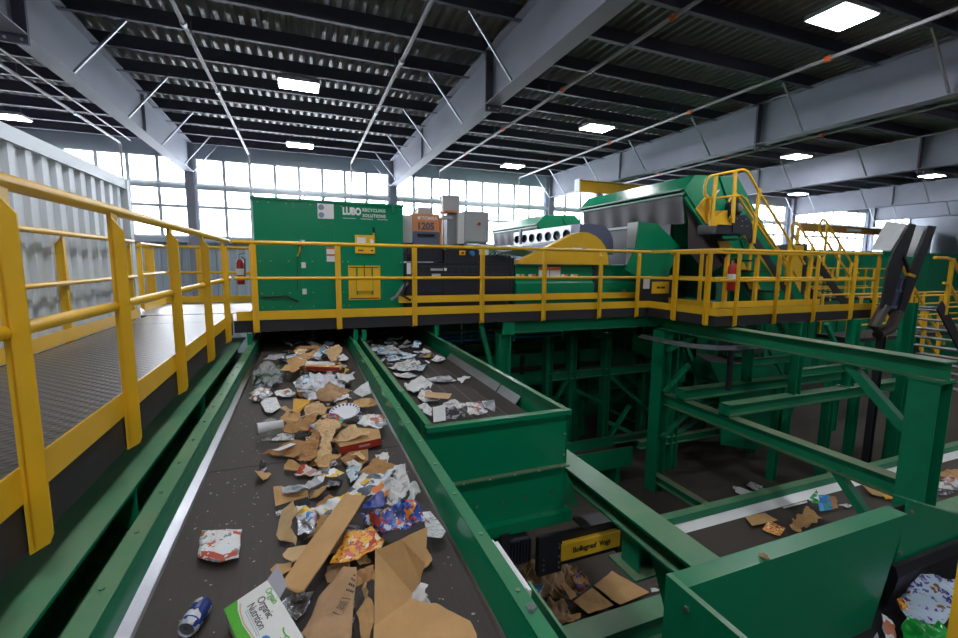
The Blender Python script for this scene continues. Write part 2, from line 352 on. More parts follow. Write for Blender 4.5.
# high bay lamps
proto = None
LX = {-7.3:'white high bay lamp above the corrugated container',.07:'white high bay lamp above the main waste belt',7.85:'white high bay lamp above the yellow platform',16.2:'white high bay lamp beyond the girder over the stair',24.6:'white high bay lamp above the bunker wall'}
LY = {16.5:'row closest to back windows',11.05:'second row from back windows',4.86:'third row from back windows',-.7:'fourth row from back windows',-6.3:'fifth row from back windows'}
SEEN = {(-7.3,16.5),(.07,16.5),(.07,11.05),(7.85,16.5),(7.85,11.05),(7.85,4.86),(16.2,16.5),(16.2,11.05),(24.6,16.5),(24.6,11.05)}   # the others of the lamp grid hang outside the frame
for x in (-7.3, .07, 7.85, 16.2, 24.6):
    for y in (16.5, 11.05, 4.86, -.7, -6.3):
        if proto is None:
            t = thing('high_bay_lamp', LX[x]+', '+LY[y], 'lamp', (x,y,8.2), 'high bay lamps under the roof'); proto = t; P0 = (x,y,8.2)
            MB().bbox(x-.42,x+.42,y-.3,y+.3,8.2,8.28,.02).build('housing', grey_cab, t)
            MB().box(x-.39,x+.39,y-.27,y+.27,8.19,8.2).build('diffuser', lamp_m, t)
            MB().tube([(x-.3,y,8.28),(x-.3,y,8.64)],.006,5).build('hanger_rod', galv, t); MB().tube([(x+.3,y,8.28),(x+.3,y,8.64)],.006,5).build('hanger_rod', galv, t)
        else:
            c = proto.copy(); c.name = 'high_bay_lamp' if (x,y) in SEEN else 'high_bay_lamp_offscreen'; COL.objects.link(c); c.location = (x,y,8.2); c['label'] = LX[x]+', '+LY[y]; ORG[c.name] = Vector((x,y,8.2))
            for ch in proto.children:
                d = ch.copy(); COL.objects.link(d); d.parent = c
# crane beams
t = thing('crane_beam', 'bright yellow crane beam behind the green screen hood', 'crane', (10,14,6.9))
MB().ibeam((9.2,14,7.38),(14.2,14,7.38),.42,.22).build('girder', crane_y, t); MB().box(9.2,9.24,13.85,14.15,6.94,7.4).build('end_plate', white_label, t)
MB().bbox(10.0,10.3,13.9,14.1,6.78,6.95,.02).build('trolley', galv, t)
t = thing('crane_beam', 'orange crane beam in front of the far bright window', 'crane', (28,16,6.2))
MB().ibeam((24.3,16,6.6),(36,16,6.6),.36,.2).build('girder', crane_o, t); MB().box(27.9,29.2,15.89,15.9,6.35,6.5).build('name_plate', white_label, t)
# white corrugated container beside the walkway
t = thing('storage_container', 'white corrugated steel container beside the tread plate walkway', 'container', (-3.4,4,3.5))
mb = MB(); y = -3.0
while y < 7.2:
    mb.prism([(-2.24,y),(-2.24,y+.09),(-2.2,y+.12),(-2.2,y+.22),(-2.24,y+.25),(-2.24,y+.26),(-2.3,y+.26),(-2.3,y)], 'z', 3.4, 5.36); y += .26
mb.build('corrugated_side', white_clad, t)
MB().box(-2.3,-2.17,-3.0,7.6,5.34,5.47).build('top_rail', white_clad, t)
MB().box(-2.32,-2.16,7.5,7.62,3.3,5.47).build('corner_post', white_clad, t)
MB().box(-4.6,-2.25,-3.0,7.58,5.4,5.46).build('roof_sheet', white_clad, t); MB().box(-4.6,-2.25,7.52,7.58,3.3,5.46).build('end_wall', white_clad, t)
MB().box(-4.6,-2.2,-3.0,7.6,3.25,3.4).build('floor_frame', fascia_m, t)
for i, (a, b_) in enumerate(((-4.5,-2.6),(-4.5,7.2),(-2.4,-2.6),(-2.4,7.2))): MB().ipost(a,b_,0,3.25,.2,.2).build('leg', fascia_m, t)
# ================================================================ WALKWAYS AND RAILINGS
D = 3.61
def railing(label, path, posts, out, end_loops=False, toe=True, zb=3.43, m=None, name='guard_railing', gaps=(), toe_only=False):
    """path: corner points (x,y); posts: (x,y,ux,uy) with run direction; out: side the posts stand on (+1 left of run, -1 right)"""
    m = m or yellow
    t = thing(name, label, 'railing', (path[0][0], path[0][1], D), 'yellow guard railings')
    if not toe_only:
        for z, nm in ((4.64,'top_rail'),(4.17,'mid_rail')):
            MB().tube([(x,y,z) for x,y in path], .027 if nm == 'top_rail' else .024, 10).build(nm, m, t, smooth=True)
    if toe:
        for i in range(len(path)-1):
            (x0,y0),(x1,y1) = path[i], path[i+1]
            MB().bar((x0,y0,D+.063+(.1 if toe_only else 0)),(x1,y1,D+.063+(.1 if toe_only else 0)),.008,.12).build('toe_board', m, t)
    p0 = {}
    for x, y, ux, uy in posts:
        key = (ux,uy)
        if key in p0:
            o, a, b_ = p0[key]; dup(o, t, (x-a, y-b_, 0)); continue
        nx, ny = -uy*out, ux*out; mb = MB(); z1 = 4.625; e = .008
        def Q(u, n, z): return (x+ux*u+nx*n, y+uy*u+ny*n, z)
        for quad in ([( -.035,.012,zb+.02),(.04,.012,zb+.02),(.04,.012,z1-.01),(-.035,.012,z1)], ):
            fr = [Q(*q) for q in quad]; bk = [Q(u,n+e,z) for u,n,z in quad]
            mb.add(fr+bk, [(0,1,2,3),(7,6,5,4),(0,4,5,1),(1,5,6,2),(2,6,7,3),(3,7,4,0)])
        quad = [(-.035,.001,zb),(-.035,.055,zb+.03),(-.035,.066,zb+.06),(-.035,.066,z1-.09),(-.035,.001,z1)]
        fr = [Q(*q) for q in quad]; bk = [Q(u+e,n,z) for u,n,z in quad]; k = len(quad)
        mb.add(fr+bk, [tuple(range(k)), tuple(range(2*k-1,k-1,-1))]+[(i,k+i,k+(i+1)%k,(i+1)%k) for i in range(k)])
        o = mb.build('post', m, t); q = MB()
        for zz in [v for v in (3.5,3.66,3.70) if v > zb]:
            q.bolt(Q(.015,.02,zz),(nx,ny,0),.009,.006)
        q.build('bolt_set', chrome, o); p0[key] = (o, x, y)
    return t
def dup_children_fix():
    pass
# left walkway
t = thing('walkway', 'walkway of studded tread plate beside the white container', 'walkway', (-1.45,3,D))
MB().box(-2.08,-.9,-3,6.6,D-.012,D).build('tread_plate', tread, t)
MB().box(-.9,-.875,-3,6.55,3.44,3.61).build('fascia_channel', fascia_m, t); MB().box(-2.1,-2.075,-3,6.55,3.44,3.61).build('fascia_channel', fascia_m, t)
for i, y in enumerate((-2,0,2,4,6)): MB().box(-2.07,-.91,y-.04,y+.04,3.45,3.59).build('joist', fascia_m, t)
railing('yellow railing between the tread plate walkway and the main belt', [(-.87,-2.5),(-.87,6.55)], [(-.87,y,0,1) for y in (-1.3,-.25,.8,1.84,2.73,3.75,4.85,5.95)], -1)
railing('yellow railing in front of the white corrugated container', [(-2.115,-2.5),(-2.115,7.4)], [(-2.115,y,0,1) for y in (1.0,2.4,3.85,5.5,7.3)], 1)
# footbridge across the belts
t = thing('footbridge', 'dark edged footbridge crossing above both waste belts', 'walkway', (2.5,7,D))
MB().box(-2.07,6.0,6.61,7.58,D-.012,D).build('tread_plate', tread, t); MB().box(6.01,6.99,5.11,7.58,D-.012,D).build('tread_plate', tread, t)
MB().box(-.865,6.0,6.605,6.63,3.45,3.61).build('fascia_channel', fascia_m, t); MB().box(6.005,6.03,5.105,6.6,3.45,3.61).build('fascia_channel', fascia_m, t)
MB().box(-.7,6.98,7.58,7.6,3.45,3.61).build('fascia_channel', fascia_m, t)
MB().box(6.03,10.1,5.105,5.13,3.45,3.61).build('fascia_channel', fascia_m, t); MB().box(6.99,10.1,5.11,6.06,D-.012,D).build('tread_plate', tread, t)
MB().box(10.075,10.1,5.13,6.06,3.45,3.61).build('fascia_channel', fascia_m, t)
for x in (0,1.5,3.4,4.8,6.5,8,9.4): MB().box(x-.04,x+.04,(6.63 if x < 6 else 5.13),(7.57 if x < 6 else 6.05),3.46,3.59).build('joist', fascia_m, t)
railing('long yellow railing along the footbridge in front of the green cabinet', [(-.83,6.6),(6.0,6.6),(6.0,5.1),(10.05,5.1)],
        [(x,6.6,1,0) for x in (-.6,.46,1.55,2.64,3.76,4.89,5.72)]+[(6.0,y,0,-1) for y in (5.95,5.28)]+[(x,5.1,1,0) for x in (6.38,7.29,8.27,9.3,9.98)], -1)
railing('yellow toe board strip on the machine side of the footbridge', [(1.5,7.54),(6.9,7.54)], [], 1, toe_only=True, name='kick_strip')
railing('yellow railing on the inner side of the platform by the green screen', [(7.02,7.15),(7.02,6.08),(10.05,6.08)],
        [(7.02,y,0,-1) for y in (7.05,6.4)]+[(x,6.08,1,0) for x in (7.35,8.15,9.1,9.7)], 1)
# platform left of the cabinet
t = thing('side_platform', 'tread plate platform between white container and green cabinet', 'walkway', (-2.6,8.5,D))
MB().box(-4.6,-.79,7.66,9.68,D-.012,D).build('tread_plate', tread, t); MB().box(-4.6,-.79,9.68,9.705,3.45,3.61).build('fascia_channel', fascia_m, t); MB().box(-4.6,-2.1,7.65,7.67,3.45,3.61).build('fascia_channel', fascia_m, t)
for x in (-4.4,-.85): MB().ipost(x,9.5,0,3.45,.16,.16).build('leg', green_old, t)
railing('yellow railing behind the fire extinguisher beside the green cabinet', [(-4.6,9.72),(-.8,9.72)], [(x,9.72,1,0) for x in (-4.3,-3.4,-2.6,-1.8,-1.35,-.85)], 1)
railing('short yellow railing beyond the end of the white container', [(-2.3,8.3),(-2.3,9.5)], [(-2.3,y,0,1) for y in (8.4,9.0)], 1, zb=3.612)
railing('yellow railing crossing the side platform near the container corner', [(-3.9,7.9),(-2.35,7.9)], [(x,7.9,1,0) for x in (-3.3,-2.45)], -1, zb=3.612)
# far platforms on the left
def extinguisher(x, y, z, label):
    t = thing('fire_extinguisher', label, 'extinguisher', (x,y,z))
    MB().lathe([(.0,0),(.06,0),(.068,.02),(.068,.40),(.055,.45),(.03,.48),(.0,.485)], (x,y,z), (0,0,1), 16).build('cylinder', red_paint, t, smooth=True)
    MB().lathe([(.02,.48),(.02,.53),(.028,.53),(.028,.55)], (x,y,z), (0,0,1), 10).build('valve', chrome, t)
    MB().bar((x-.02,y,z+.56),(x+.1,y-.01,z+.6),.02,.012).build('handle', ink, t)
    MB().tube([(x+.03,y-.03,z+.52),(x+.09,y-.05,z+.48),(x+.085,y-.06,z+.3),(x+.075,y-.06,z+.12)], .012, 6).build('hose', ink, t)
    MB().lathe([(.0695,.18),(.0695,.30)], (x,y,z), (0,0,1), 16).build('label_band', white_label, t)
extinguisher(7.33,5.983,3.95,'red fire extinguisher hanging on the platform railing by the screen')
extinguisher(-1.1,9.62,3.95,'red fire extinguisher hanging on railing beside the green cabinet')

# ================================================================ MAIN BELT
t = thing('belt_conveyor', 'main waste belt between green side rails running under the footbridge', 'conveyor', (0,3,3.1))
MB().box(-.60,.585,-1.5,9.6,3.138,3.15).build('belt', rubber, t)
MB().box(-.595,.585,2.925,2.937,3.15,3.1515).build('belt_splice', ink, t)
MB().box(-.55,.55,-1.5,9.6,2.95,3.13).build('bed_plate', black_steel, t)
MB().prism([(-.628,3.176),(-.618,3.176),(-.574,3.162),(-.566,3.152)],'y',-1.5,9.6).build('skirt_strip', steel_strip, t)
MB().prism([(.590,3.168),(.585,3.168),(.574,3.153),(.578,3.152)],'y',1.02,9.6).build('skirt_strip', steel_strip, t)

MB().prism([(-.633,2.95),(-.626,2.95),(-.616,3.17),(-.622,3.291),(-.633,3.291)],'y',-1.5,9.6).build('inner_face', green_gloss, t)
mb = MB().box(-.70,-.622,-1.5,9.6,3.292,3.30).box(-.70,-.693,-1.5,9.6,3.26,3.292); L_ = mb.build('side_rail', green, t)
q = MB()
y = -.3
while y < 6.6: q.bolt((-.665,y,3.30),(0,0,1),.009,.006); y += .34
q.build('bolt_row', green_old, L_)
MB().prism([(.612,3.291),(.62,3.291),(.59,3.15),(.582,3.15)],'y',-1.5,9.6).build('inner_face', green_gloss, t)
mb = MB().box(.612,.668,-1.5,9.6,3.292,3.30).box(.661,.668,-1.5,9.6,3.25,3.292); R_ = mb.build('side_rail', green_clean, t)
q = MB(); y = .9
while y < 6.6: q.bolt((.64,y,3.30),(0,0,1),.009,.006); y += .34
q.build('bolt_row', green_old, R_); MB().bolt((.642,1.15,3.30),(0,0,1),.017,.014).build('bolt', chrome, R_)
MB().box(.742,.752,-1.5,1.36,2.75,3.22).build('outer_plate', green, t)
q = MB()
for z in (3.0,3.05):
    for yy in (1.32,1.95,2.6): q.bolt((.612,yy,z+.12),(-1,0,0),.008,.006)
q.build('inner_bolt_row', chrome, t)
for y in (.3,3.2,6.4,9.2):
    for x in (-.66,.64): MB().ipost(x,y,0,2.95,.1,.1).build('leg', green_old, t)
# uprights that tie the belt frame to the footbridge
for x, y, lb in ((-.68,6.5,'green upright at the walkway end of the footbridge'),(.67,6.45,'green upright on main belt rail next to the second belt'),(.78,6.4,'green upright at the near wall of the second belt'),(1.87,6.5,'green upright at outer wall of the second belt')):
    mb = MB().box(x-.03,x+.03,y-.006,y,3.30,3.45).box(x-.03,x-.022,y,y+.05,3.30,3.45); tag(mb.build('upright_angle', green_clean, None, loc=(x,y,3.3)), lb, 'upright', 'green uprights under the footbridge')
# pair of white cable covers behind the right rail
for k, lb in ((0,'white cover strip standing right against the main belt rail'),(1,'white cover strip standing one gap off the main belt rail')):
    tag(MB().box(.69+.022*k,.703+.022*k,1.30,1.60,2.9,3.25-.012*k).build('cover_strip', white_label, None, loc=(.68,1.4,2.9)), lb, 'cover')
# long green beam under the walkway edge
t = thing('walkway_beam', 'long dusty green steel beam under the walkway edge', 'beam', (-.92,3,3.1))
MB().ibeam((-.92,-2,3.30),(-.92,7.2,3.30),.24,.24).build('wide_flange', green, t)
for y in (.3,1.35,2.55,4.2): MB().box(-.91,-.8,y-.005,y+.005,3.075,3.285).build('stiffener', green, t)
MB().box(-.80,-.70,1.62,2.0,3.05,3.062).build('bracket_plate', green, t)
for y in (-1.5,6.9): MB().ipost(-.92,y,0,3.06,.2,.2).build('leg', green_old, t)

# ================================================================ SECOND BELT WITH GREEN END PANEL
t = thing('transfer_conveyor', 'second belt ending behind a tall green end panel', 'conveyor', (1.3,4,3.0))
MB().box(.80,1.80,3.2,9.6,3.09,3.10).build('belt', rubber, t)
MB().lathe([(.0,0),(.16,0),(.16,1.0),(.0,1.0)], (.80,3.2,2.94), (1,0,0), 20).build('head_pulley', rubber, t, smooth=True)
MB().box(.82,1.78,3.3,9.6,2.9,3.08).build('bed_plate', black_steel, t)
q = MB()
for x in (1.0,1.15,1.3,1.45,1.6): q.box(x-.006,x+.006,3.25,9.6,3.10,3.1015)
q.build('belt_groove_set', grey_ink, t)
def wall_y(x, y0, y1, z0, z1, s, nm, m, fl=.045):
    a, b_ = sorted((x, x+s*fl)); c, d = sorted((x, x+s*.008))
    return MB().box(a,b_,y0,y1,z1-.008,z1).box(c,d,y0,y1,z0,z1-.008).build(nm, m, t)
wall_y(.745,2.84,3.72,2.86,3.30,1,'side_panel',green_clean); wall_y(.745,3.725,9.6,2.86,3.29,1,'side_panel',green)
wall_y(1.862,2.84,3.62,2.86,3.30,-1,'side_panel',green_clean); wall_y(1.862,3.625,9.6,2.86,3.30,-1,'side_panel',green_clean)
pn = MB().box(.74,1.86,2.845,2.853,2.86,3.292).box(.735,1.868,2.80,2.86,3.288,3.30).box(.735,1.868,2.80,2.806,3.262,3.288).build('end_panel', green_clean, t)
q = MB()
for z in (2.93,3.1): q.bolt((1.84,2.845,z),(0,-1,0),.009,.008)
q.build('bolt_set', chrome, pn)
MB().box(.74,1.87,2.80,2.86,2.848,2.86).build('seam_flange', green_old, t)
lp = MB().box(.74,1.86,2.85,2.858,2.48,2.848).build('lower_panel', green_clean, t)
q = MB()
for x in (1.12,1.32,1.52,1.75): q.bolt((x,2.85,2.64),(0,-1,0),.010,.008)
for x in (1.0,1.2,1.4,1.6,1.8): q.bolt((x,2.80,2.856),(0,-.2,1),.008,.006)
q.build('bolt_set', chrome, lp)
MB().box(.74,1.90,2.79,2.86,2.475,2.485).box(.74,1.90,2.79,2.797,2.40,2.475).build('chute_lip', green_gloss, t)
wr = MB().add([(1.868,2.855,2.50),(2.08,2.95,2.40),(2.08,3.6,2.40),(1.868,3.6,2.85),(1.868,2.855,2.80)],[(0,1,4),(1,2,3,4)])
wr.add([(1.86,2.858,2.50),(2.07,2.96,2.39),(2.07,3.6,2.39),(1.86,3.6,2.84),(1.86,2.86,2.79)],[(0,1,4),(1,2,3,4)]); 
cs = wr.build('chute_side', green, t)
MB().box(1.86,1.868,2.86,3.7,2.48,2.86).build('lower_side', green, t)
for k, (y0,y1) in enumerate(((3.62,4.05),(4.08,5.75))):
    MB().prism([(1.846,3.17),(1.852,3.17),(1.80,3.10),(1.794,3.10)],'y',y0,y1).build('skirt_plate', galv, t)
for y in (4.5,5.8,8.6):
    for x in (.77,1.85): MB().ipost(x,y,0,2.87,.1,.1).build('leg', green_old, t)
# name plate frame and drive below the end panel
t = thing('drive_guard', 'black drive guard with yellow name plate under the green end panel', 'guard', (1.95,2.75,2.1))
MB().box(1.56,2.38,2.735,2.75,2.09,2.36).build('back_plate', black_steel, t)
MB().box(1.56,1.76,2.70,2.735,2.07,2.38).build('bracket', black_steel, t); MB().box(2.28,2.38,2.70,2.735,2.09,2.37).build('bracket', black_steel, t)
MB().box(1.95,2.40,2.70,2.85,2.365,2.38).build('top_strip', black_steel, t)
np_ = MB().bbox(1.75,2.30,2.69,2.735,2.155,2.29,.006).build('name_plate', yellow_dusty, t)
text_mb('Bollegraaf  Vogt', .062, (2.025,2.688,2.205), (1,0,0), (0,0,1), .001, 'CENTER', .9, .001).build('lettering', ink, np_)
q = MB()
for x, z in ((1.6,2.2),(1.6,2.16),(1.6,2.12),(1.735,2.3),(1.735,2.27),(1.735,2.2),(1.735,2.15),(1.735,2.11),(2.35,2.33),(2.35,2.14),(2.32,2.33)): q.bolt((x,2.70,z),(0,-1,0),.009,.008)
q.build('bolt_set', chrome, t)
t = thing('gear_motor', 'black finned motor under the green end panel beside the rail', 'motor', (1.36,2.75,2.2))
MB().bbox(1.34,1.52,2.74,2.92,2.2,2.385,.02).build('housing', black_body, t)
f0 = None
for k in range(7):
    x = 1.345+.025*k
    if f0 is None: f0 = MB().box(x,x+.009,2.718,2.74,2.2,2.38).build('fin', black_steel, t)
    else: dup(f0, t, (.025*k,0,0))
MB().box(1.25,1.32,2.70,2.72,2.30,2.47).build('mount_plate', black_steel, t)
tag(MB().box(1.18,1.56,2.93,2.94,2.06,2.45).build('mount_panel', green_old, None, loc=(1.3,2.85,2.06)), 'green mounting panel behind the black finned motor', 'panel')

# ================================================================ LOW CROSS BELT
t = thing('cross_conveyor', 'low cross belt with green rails running under the steel frames', 'conveyor', (5,3.5,1.0))
MB().box(.9,13,3.06,4.0,1.04,1.05).build('belt', rubber_x, t)
MB().box(.9,13,3.1,3.96,.85,1.03).build('bed_plate', black_steel, t)
MB().box(.9,13,2.85,3.08,1.188,1.20).box(.9,13,2.95,2.962,.9,1.188).box(.9,13,2.85,3.08,.9,.912).build('near_rail', green, t)
MB().box(3.9,13,4.06,4.18,1.19,1.20).box(3.9,13,4.06,4.068,.85,1.19).build('far_rail', green, t)
MB().prism([(4.06,1.10),(4.055,1.10),(3.93,1.052),(3.935,1.051)],'x',3.9,13).build('skirt_strip', white_label, t)
for x in (1.5,4.5,7.6,10.8):
    for y in (2.95,4.12): MB().ipost(x,y,0,.9,.12,.12).build('leg', green_old, t)

# ================================================================ STEEL FRAMES
def strut(mb, p, q, w=.09): return mb.bar(p, q, w, w*.9)
t = thing('girder_frame', 'green steel beam sloping past the end panel above the low belt', 'beam', (2.07,3,2.4))
MB().ibeam((2.11,1.62,2.70),(2.11,7.0,2.70),.13,.22).build('wide_flange', green, t)
MB().ipost(2.11,2.28,2.33,2.57,.15,.17).build('stub_post', green, t); MB().box(1.97,2.25,2.14,2.42,2.315,2.33).build('base_plate', green_old, t)
MB().ipost(2.11,6.6,0,2.57,.2,.2).build('leg', green_old, t)
MB().bar((2.11,2.1,2.57),(2.3,1.9,1.6),.12,.1).build('brace', green, t); MB().ipost(2.2,1.75,0,2.57,.15,.15).build('leg', green_old, t)
for y in (1.9,2.6,3.6): MB().box(2.12,2.2,y-.005,y+.005,2.585,2.685).build('stiffener', green, t)
t = thing('portal_frame', 'large dusty green steel frame standing beside the low belt', 'frame', (6.4,4.5,0))
MB().ibeam((6.4,2.5,3.41),(6.4,6.64,3.41),.22,.26).build('top_beam', green_old, t)
MB().ipost(6.4,2.65,0,3.17,.26,.27).build('post', green_old, t); MB().ipost(6.3,6.5,0,3.18,.22,.28,'x').build('post', green, t)
MB().ibeam((6.4,2.78,1.97),(6.4,6.4,1.97),.22,.2).build('lower_beam', green_old, t)
MB().box(6.25,6.55,2.5,2.8,3.17,3.19).build('cap_plate', green_old, t)
MB().box(6.405,6.52,2.75,2.76,3.21,3.39).build('stiffener', green_old, t)
strut(MB(),(6.4,3.45,3.18),(6.4,2.8,2.55),.11).build('brace', green_old, t)
strut(MB(),(6.4,3.45,1.76),(6.4,2.98,1.24),.11).build('brace', green_old, t)
strut(MB(),(6.3,6.38,2.8),(6.75,6.0,3.2),.08).build('brace', green, t); strut(MB(),(6.3,6.4,1.1),(7.3,6.4,1.75),.08).build('brace', green, t)
strut(MB(),(6.3,6.4,2.0),(6.9,6.4,2.5),.08).build('brace', green_old, t)
MB().ibeam((6.3,5.0,.35),(6.3,6.5,.35),.16,.16).build('sill_beam', green_old, t)
for y, lb in ((5.97,'dusty green cross beam resting on the frame, beside the tall post'),(5.06,'dusty green cross beam resting on the frame, nearer the low belt')):
    t = thing('cross_beam', lb, 'beam', (6.3,y,2.0), 'green cross beams')
    MB().ibeam((6.27,y,2.18),(11.5,y,2.18),.19,.2).build('wide_flange', green, t)
    MB().box(6.27,6.28,y-.1,y+.1,1.99,2.18).build('end_plate', green_old, t)
    MB().ipost(9.4,y,2.18,3.45,.14,.16).build('post', green, t); MB().box(9.27,9.53,y-.13,y+.13,2.18,2.195).build('base_plate', green_old, t)
    strut(MB(),(8.6,y,3.4),(9.33,y,2.5),.07).build('brace', green_old, t); MB().ibeam((8.0,y+.02,2.62),(9.35,y+.02,2.62),.14,.1).build('rail', green_old, t); MB().ipost(7.95,y+.02,2.18,3.45,.14,.14).build('post', green_old, t)
    MB().ipost(8.9,y,0,1.98,.14,.14).build('leg', green_old, t); MB().ipost(11.4,y,0,1.98,.16,.16).build('leg', green_old, t)
# beam that carries the footbridge
t = thing('bridge_beam', 'green beam carrying the footbridge with a bolted end block', 'beam', (4.5,6.75,3.2))
MB().ibeam((3.1,6.75,3.44),(7.0,6.75,3.44),.2,.18).build('wide_flange', green_clean, t)
MB().box(3.03,3.24,6.62,6.66,3.23,3.44).build('end_block', green_clean, t); MB().ipost(3.1,6.76,0,3.24,.2,.2).build('post', green, t)
strut(MB(),(2.95,6.8,2.5),(2.7,6.8,3.4),.08).build('brace', green_old, t)
# frames in the shade under the machines
def shade_frame(label, y, xs, zt, beams, braces, m=None):
    m = m or green_old
    t = thing('support_frame', label, 'frame', (xs[0],y,0), 'green support frames in the shade')
    for x in xs: MB().ipost(x,y,0,zt,.16,.18).build('post', m, t)
    for x0,x1,z in beams: MB().ibeam((x0,y,z),(x1,y,z),.16,.14).build('beam', m, t)
    for p,q in braces: strut(MB(),p,q,.08).build('brace', m, t)
    return t
shade_frame('green support frame in the shade beside the second belt outer wall', 8.0, (4.7,5.28,6.17), 2.9, [(4.7,7.7,2.12),(5.28,7.7,.5)], [((6.2,8,2.0),(7.6,8,.9)),((5.3,8,1.75),(6.1,8,1.35)),((6.25,8,.9),(7.5,8,.25)),((6.2,8,.3),(6.9,8,1.2)),((4.75,8,1.3),(5.2,8,1.95))])
shade_frame('green support frame in the shade with crossed braces behind the others', 9.4, (4.2,6.6,8.4,10.2), 3.15, [(3.2,10.2,2.55),(4.2,10.2,1.1)], [((4.2,9.4,2.5),(6.6,9.4,1.1)),((6.6,9.4,2.5),(8.4,9.4,1.1)),((8.4,9.4,1.1),(10.2,9.4,2.5)),((6.6,9.4,1.0),(8.4,9.4,.1))])
shade_frame('green support frame in the shade beyond the tall dusty frame', 7.1, (7.3,9.75,10.9), 3.1, [(7.3,10.9,1.5),(6.4,9.0,.75)], [((7.3,7.1,.7),(9.0,7.1,1.5)),((9.75,7.1,2.9),(10.9,7.1,1.5)),((7.3,7.1,3.1),(8.2,7.1,1.5))])
# shaded conveyor under the machines
t = thing('shaded_conveyor', 'dark green conveyor side with black brackets under the footbridge', 'conveyor', (5,8.6,2))
MB().box(2.4,6.6,8.5,8.52,2.18,2.46).build('side_panel', green, t); MB().box(2.4,6.6,8.48,8.5,2.06,2.18).build('rubber_skirt', rubber, t); MB().box(2.4,6.6,8.5,8.52,1.75,2.06).build('lower_panel', green_old, t)
MB().box(2.4,6.6,8.52,9.3,1.9,1.95).build('belt', rubber_x, t)
for x in (4.35,5.75): MB().box(x-.04,x+.04,8.44,8.48,2.02,2.44).build('bracket', black_steel, t)
for x in (3,6): MB().ipost(x,8.8,0,1.75,.14,.14).build('leg', green_old, t)
for k, (y, z, r, lb) in enumerate(((7.75,3.05,.02,'thin blue pipe under the footbridge, higher of two'),(7.7,2.98,.015,'thin blue pipe under the footbridge, lower of two'))):
    tag(MB().tube([(2.2,y,z),(4.9,y,z)], r, 8).build('blue_pipe', blue_paint, None, loc=(3,y,z), smooth=True), lb, 'pipe')
tag(MB().tube([(2.2,7.4,3.2),(5.4,7.4,3.2)], .025, 8).build('grey_pipe', galv, None, loc=(3,7.4,3.2), smooth=True), 'grey conduit pipe just below the footbridge deck', 'pipe')
# curved galvanised cable tray under the platform
pts = [(5.6,6.3),(5.6,5.6),(5.68,5.25),(5.9,5.0),(6.2,4.90),(7.85,4.90)]
mb = MB()
for i in range(len(pts)-1): mb.bar((*pts[i],3.12),(*pts[i+1],3.12),.14,.012).bar((pts[i][0]-.05,pts[i][1]-.05,3.15),(pts[i+1][0]-.05,pts[i+1][1]-.05,3.15),.006,.07)
tag(mb.build('cable_tray', galv, None, loc=(5.6,5.6,3.3)), 'curved galvanised cable tray bending under the yellow platform', 'tray')
tag(MB().lathe([(.05,0),(.05,.75),(.03,.75),(.03,1.0)], (7.0,5.6,2.2), (0,0,1), 10).build('hydraulic_ram', black_steel, None, loc=(7,5.6,2.2), smooth=True), 'black upright ram beside the green sloping chute', 'ram')
# sloping chute panels in the shade
t = thing('sloping_chute', 'dark green sloping chute below the platform', 'chute', (8.8,6.6,0))
MB().prism([(7.7,2.45),(9.7,2.2),(10.5,1.2),(9.4,.3),(8.2,.6),(8.0,2.0)],'y',6.62,6.65).build('front_plate', green, t)
MB().add([(7.7,6.65,2.45),(9.7,6.65,2.2),(9.7,6.99,2.3),(7.7,6.99,2.55)],[(0,1,2,3)]).add([(7.7,6.65,2.44),(9.7,6.65,2.19),(9.7,6.99,2.29),(7.7,6.99,2.54)],[(3,2,1,0)]).build('slide_plate', curtain_m, t)
MB().prism([(8.3,2.56),(9.4,2.5),(9.2,3.05),(8.6,3.14),(8.4,2.9)],'y',6.7,6.99).build('hood', curtain_m, t)

# ================================================================ GREEN BIN IN THE FOREGROUND
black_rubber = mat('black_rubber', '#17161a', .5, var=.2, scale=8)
t = thing('feed_bin', 'large open green feed bin with dusty top edge', 'bin', (2.5,1,1.8))
MB().box(1.62,3.40,1.43,1.535,2.892,2.90).prism([(1.62,2.892),(3.40,2.892),(3.10,2.0),(1.62,2.0)],'y',1.43,1.438).box(1.62,3.40,1.527,1.535,2.8,2.892).build('back_wall', green_clean, t)
MB().box(1.60,1.63,.1,1.535,2.892,2.902).box(1.60,1.61,.1,1.535,1.8,2.892).build('side_wall', green, t)
rw = MB().prism([(3.555,2.925),(4.9,2.44),(4.9,2.06),(3.50,2.47)],'y',1.50,1.51).add([(3.555,1.50,2.925),(4.9,1.50,2.44),(4.9,1.60,2.44),(3.555,1.60,2.925)],[(0,1,2,3)]).build('sloping_wall', green_clean, t)
q = MB()
for x, z in ((3.60,2.84),(3.535,2.57)): q.bolt((x,1.50,z),(0,-1,0),.014,.012,10)
q.build('bolt_set', chrome, rw)
q = MB().bolt((1.60,1.40,2.82),(-1,0,0),.016,.012); q.build('bolt', chrome, t)
MB().prism([(3.40,2.895),(3.70,2.86),(3.70,2.0),(3.1,2.0)],'y',1.512,1.526).build('gap_dark_sheet', black_rubber, t)  # black rubber sheet put behind the wall gap to darken it
MB().prism([(1.49,2.52),(1.46,2.52),(1.44,2.46),(1.45,2.38),(1.49,2.2),(1.5,2.2)],'x',3.42,4.9).build('rubber_skirt', black_rubber, t)
MB().box(1.62,3.6,.1,1.5,2.19,2.2).build('belt', black_rubber, t); MB().box(3.6,4.9,.1,1.5,2.19,2.2).build('tail_belt', black_rubber, t)
for x in (1.68,3.5):
    for y in (.3,1.48): MB().ipost(x,y,0,2.15 if y < 1 else 1.8,.1,.1).build('leg', green_old, t)
bmc = bmesh.new(); bmesh.ops.create_icosphere(bmc, subdivisions=2, radius=.022)
